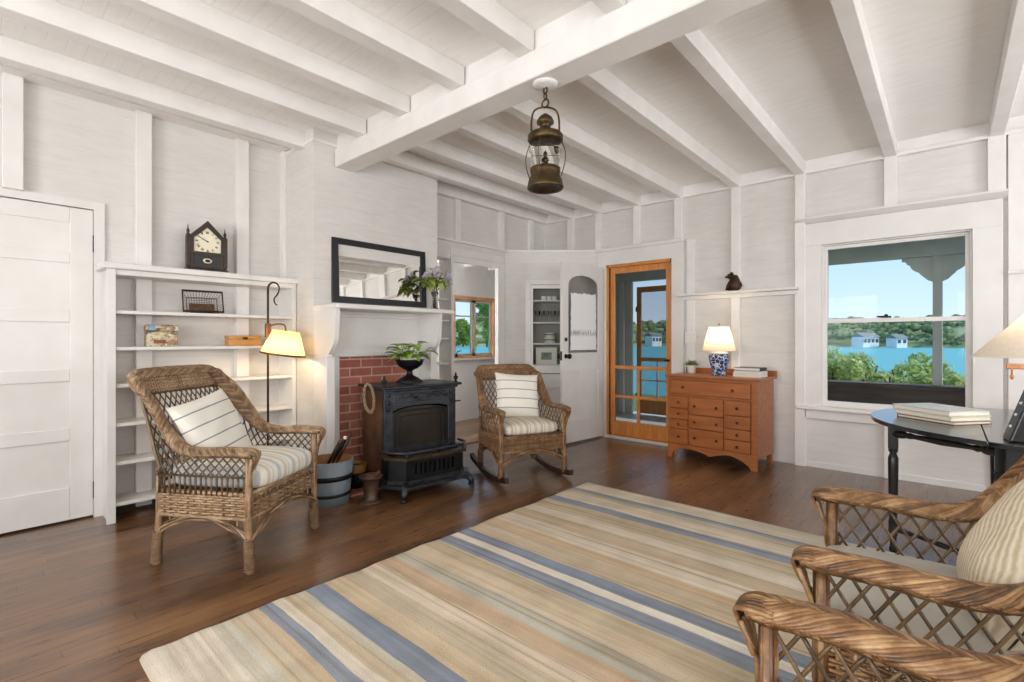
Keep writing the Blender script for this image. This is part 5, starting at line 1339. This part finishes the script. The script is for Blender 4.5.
# books
def book(loc, rz, w, d, h, cov, label, group=None, pages='paper', spine='left'):
    t = thing('book', label, 'book', loc, rz, group)
    q = M(); q.box(-w/2, -d/2, 0, w/2, d/2, .0035, .001).box(-w/2, -d/2, h-.0035, w/2, d/2, h, .001).box(-w/2, -d/2, 0, -w/2+.004, d/2, h, .001); q.build('cover', MT[cov], t)
    M().box(-w/2+.004, -d/2+.005, .0035, w/2-.005, d/2-.005, h-.0035).build('pages', MT[pages], t); return t
MT['greencover'] = mat('dark_green_black_cover', '#17180f', .4, 0, '#2c2d1c', 10)
MT['bookwhite'] = mat('white_book_cover', '#d9d8d4', .4, 0, '#e7e6e3', 8)
bx, by_ = .70, .24
z = .822
for k, (h_, c_, lb, w_) in enumerate(((.032, 'bookwhite', 'white book at the bottom of the stack on the dresser', .25), (.024, 'bookwhite', 'white book in the middle of the stack on the dresser', .24), (.030, 'greencover', 'black book on top of the stack on the dresser', .235))):
    p = ondr(bx+(.004 if k else 0), by_, z); book(p, R(-3.6+176+(3 if k == 2 else -2*k)), w_, .17, h_, c_, lb, 'books on the dresser', 'paper' if k < 2 else 'bookwhite'); z += h_+.0005
# figurine on the wall shelf
t = thing('animal_figurine', 'small dark brown animal figurine with raised head sitting on the wall shelf', 'figurine', (-1.605, YB-.085, 1.653), R(0))
q = M(); q.lathe([(0, 0), (.036, .001), (.052, .03), (.056, .07), (.048, .11), (.036, .135), (.026, .155), (0, .162)], (.012, 0, 0), 18)
q.sphere((-.022, -.012, .148), .032, 14, 10, (1.15, 1, .92)); q.sphere((-.055, -.02, .143), .015, 10, 8, (1.3, 1, .8))
for s in (-1, 1): q.sphere((-.012, s*.02-.01, .178), .010, 8, 6, (1, .6, 1.2))
for s in (-1, 1): q.tube([(-.02, s*.03-.01, .09), (-.045, s*.026-.012, .05), (-.05, s*.026-.014, .01)], [.016, .013, .015], 8)
q.tube([(.055, .01, .02), (.068, .02, .05), (.062, .018, .09)], [.012, .010, .006], 7)
q.build('body', MT['bronze'], t)

# ================================================================== HANGING LANTERN
t = thing('hanging_lantern', 'aged brass ship lantern with glass globe hanging from the ceiling beam', 'lantern', (-1.635, 2.125, 0))
M().lathe([(0, 2.556), (.068, 2.556), (.066, 2.545), (.045, 2.538), (.012, 2.536), (0, 2.53)], n=28).build('ceiling_rose', MT['trim'], t)
q = M()
def link(q, c, r_, vert, th=.0045, sy=1.5):
    q.tube([(c[0]+(r_*math.cos(a) if vert else 0), c[1]+(0 if vert else r_*math.cos(a)), c[2]+r_*sy*math.sin(a)) for a in np.linspace(0, 2*PI, 15)[:-1]], th, 6, closed=True)
link(q, (0, 0, 2.518), .012, True); link(q, (0, 0, 2.487), .012, False); link(q, (0, 0, 2.448), .022, True, .005, 1.0); q.build('chain', MT['brass'], t)
q = M(); hd = smoothpath([(-.075, 0, 2.268), (-.074, 0, 2.36), (-.055, 0, 2.412), (0, 0, 2.428), (.055, 0, 2.412), (.074, 0, 2.36), (.075, 0, 2.268)], 40); q.m = Matrix.Rotation(R(42), 4, 'Z'); q.tube(hd, .0055, 7)
for s in (-1, 1): q.sphere((s*.076, 0, 2.28), .010, 10, 7)
q.build('bail_handle', MT['brass'], t)
M().lathe([(0, 2.392), (.012, 2.390), (.035, 2.372), (.046, 2.352), (.047, 2.340), (.030, 2.332), (.029, 2.312), (.036, 2.298), (.060, 2.290), (.088, 2.281), (.096, 2.270), (.093, 2.260), (.096, 2.250), (.088, 2.238), (.074, 2.234), (0, 2.232)], n=36).build('cap', MT['brass'], t)
M().lathe([(.072, 2.233), (.079, 2.205), (.081, 2.17), (.078, 2.13), (.071, 2.098)], n=36, cap=False).build('globe', MT['clear'], t)
M().lathe([(0, 2.10), (.072, 2.10), (.082, 2.095), (.081, 2.075), (.078, 2.055), (.090, 2.035), (.097, 2.000), (.099, 1.992), (.095, 1.984), (.080, 1.988), (.055, 2.0), (0, 2.002)], n=36).build('fuel_base', MT['brass'], t)
q = M()
for k in range(4):
    a = k*PI/2+.35; q.tube(smoothpath([(.090*math.cos(a), .090*math.sin(a), 2.235), (.112*math.cos(a), .112*math.sin(a), 2.17), (.108*math.cos(a), .108*math.sin(a), 2.11), (.088*math.cos(a), .088*math.sin(a), 2.045)], 16), .0028, 5)
q.tube([(.085*math.cos(a), .085*math.sin(a), 2.19) for a in np.linspace(0, 2*PI, 40)[:-1]], .0016, 4, closed=True); q.build('wire_guard', MT['brass'], t)
M().lathe([(.012, 2.092), (.012, 2.13), (.018, 2.135), (.014, 2.15), (0, 2.15)], n=14).lathe([(.007, 2.15), (.009, 2.175), (0, 2.19)], n=8).build('burner', MT['brass'], t)

# ================================================================== DROP-LEAF TABLE AND ITS THINGS
TCX, TCY, TR, TZ = .44, 3.56, .775, .742
t = thing('drop_leaf_table', 'black drop-leaf table with turned legs under the large window', 'table', (TCX, TCY, 0))
xs = .125-TCX
def disc(xa, xb):
    pts = []
    for a in np.linspace(0, 2*PI, 120, endpoint=False):
        x, y = TR*math.cos(a), TR*math.sin(a)*.97; pts.append((min(max(x, xa), xb), y))
    out = [pts[0]]
    for p in pts[1:]:
        if math.dist(p, out[-1]) > 1e-4: out.append(p)
    return out
M().prism(disc(-TR, xs-.002), TZ-.022, TZ, 2).build('leaf', MT['tabletop'], t, bevel=.006)
M().prism(disc(xs+.002, -xs+.1), TZ-.022, TZ, 2).build('top', MT['tabletop'], t, bevel=.004)
q = M(); fx0, fx1, fy0, fy1 = -.24, .24, -.52, .52
q.box(fx0, fy0, .60, fx0+.022, fy1, TZ-.022).box(fx1-.022, fy0, .60, fx1, fy1, TZ-.022).box(fx0, fy0, .60, fx1, fy0+.022, TZ-.022).box(fx0, fy1-.022, .60, fx1, fy1, TZ-.022); q.build('apron', MT['black'], t)
def turned(z0, z1): 
    h = z1-z0
    return [(.0, z0), (.016, z0), (.020, z0+.02), (.014, z0+.04), (.017, z0+.10), (.023, z0+h*.62), (.024, z0+h*.74), (.015, z0+h*.78), (.023, z0+h*.80), (.015, z0+h*.825), (.02, z0+h*.84)]
def tleg(x, y):
    q = M(); q.lathe(turned(0, .70), (x, y, 0), 16); q.box(x-.022, y-.022, .57, x+.022, y+.022, TZ-.022, .002); q.box(x-.02, y-.02, .10, x+.02, y+.02, .18, .002); q.build('leg', MT['black'], t)
for x in (fx0+.01, fx1-.01):
    for y in (fy0+.01, fy1-.01): tleg(x, y)
gx, gy = -.226-TCX, 3.425-TCY
tleg(gx, gy)
q = M(); a = np.array((gx, gy, .655)); b_ = np.array((fx0-.02, -.40, .655)); d = b_-a; L = np.linalg.norm(d)
us = np.linspace(0, 1, 40); rr_ = np.interp(us, [0, .12, .15, .18, .22, .5, .78, .82, .85, .88, 1], [.022, .022, .012, .018, .012, .019, .012, .018, .012, .022, .022]); q.tube([a+d*u for u in us], rr_, 10)
q.build('gate_rail', MT['black'], t); q = M(); a2, b2_ = a+np.array((0, 0, -.52)), b_+np.array((0, 0, -.52)); q.tube([a2+(b2_-a2)*u for u in us], rr_*.8, 8); q.build('gate_rail', MT['black'], t)
q = M(); q.lathe(turned(0, .70), (b_[0], b_[1], 0), 14); q.box(b_[0]-.02, b_[1]-.02, .57, b_[0]+.02, b_[1]+.02, .69); q.build('gate_post', MT['black'], t)
q = M(); q.box(fx0, fy0+.02, .12, fx0+.02, fy1-.02, .16); q.build('stretcher', MT['black'], t); M().box(fx1-.02, fy0+.02, .12, fx1, fy1-.02, .16).build('stretcher', MT['black'], t)
MT['mapcover'] = mat('pale_map_cover', '#aeb3ae', .35, 0, '#cfd0c8', 20); MT['creamcover'] = mat('worn_cream_cover', '#cdc6b4', .5, 0, '#dcd6c7', 14); MT['browncover'] = mat('brown_paper_cover', '#7d634a', .5, 0, '#a0866a', 10)
z = TZ+.0005
for k, (h_, c_, lb, w_, d_, dr_) in enumerate(((.016, 'browncover', 'brown edged book at the bottom of the stack on the black table', .30, .235, -38), (.022, 'creamcover', 'worn cream book in the middle of the stack on the black table', .31, .24, -40), (.026, 'mapcover', 'wide pale grey book on top of the stack on the black table', .32, .245, -41))):
    book((-.035+.006*(2-k), 3.52-.02*(2-k), z), R(dr_), w_, d_, h_, c_, lb, 'books on the black table'); z += h_+.0005
# black tablet-like panel leaning back on the table
t = thing('tabletop_radio', 'black slab-shaped radio with pale buttoned side at the right edge of the photo', 'radio', (.295, 2.985, TZ), R(8))
q = M(); q.prism([(-.11, 0), (.06, 0), (.045, .25), (-.03, .26)], -.05, .06, 1); q.m = None
q.build('body', MT['black'], t, bevel=.006)
q = M(); q.prism([(-.112, .004), (-.102, .004), (-.022, .255), (-.032, .258)], -.04, .05, 1); sd = q.build('side_panel', MT['iron'], t)
for k in range(4):
    u = .2+.2*k; q = M(); q.sphere((-.112+.08*u, 0, .01+.25*u), .007, 10, 7); q.build('button', MT['bookwhite'], sd)
# wide cream lamp
t = thing('table_lamp', 'lamp with wide cream conical shade on the black table at the right edge', 'lamp', (.335, 3.22, TZ))
M().lathe([(0, 0), (.09, 0), (.092, .014), (.06, .025), (.02, .04), (.016, .10), (.03, .16), (.032, .20), (.016, .25), (.013, .30), (.013, .40)], n=28).build('base', MT['tan_wood'], t)
M().box(-.135, -.012, .292, .13, .012, .318, .004).tube([(-.115, 0, .29), (-.115, 0, .268)], .004, 6).lathe([(0, -.02), (.007, -.012), (.008, 0), (0, .008)], (-.115, 0, .262), 10).build('cross_arm', MT['orange'], t)
M().lathe([(.255, .348), (.115, .50), (.062, .565)], n=40, smooth=True, cap=False).build('lamp_shade', MT['shade_cream'], t)
M().sphere((0, 0, .43), .026).build('bulb', MT['bulb'], t)
plamp((.335, 3.22, TZ+.47), 1.6, (1, .84, .65))
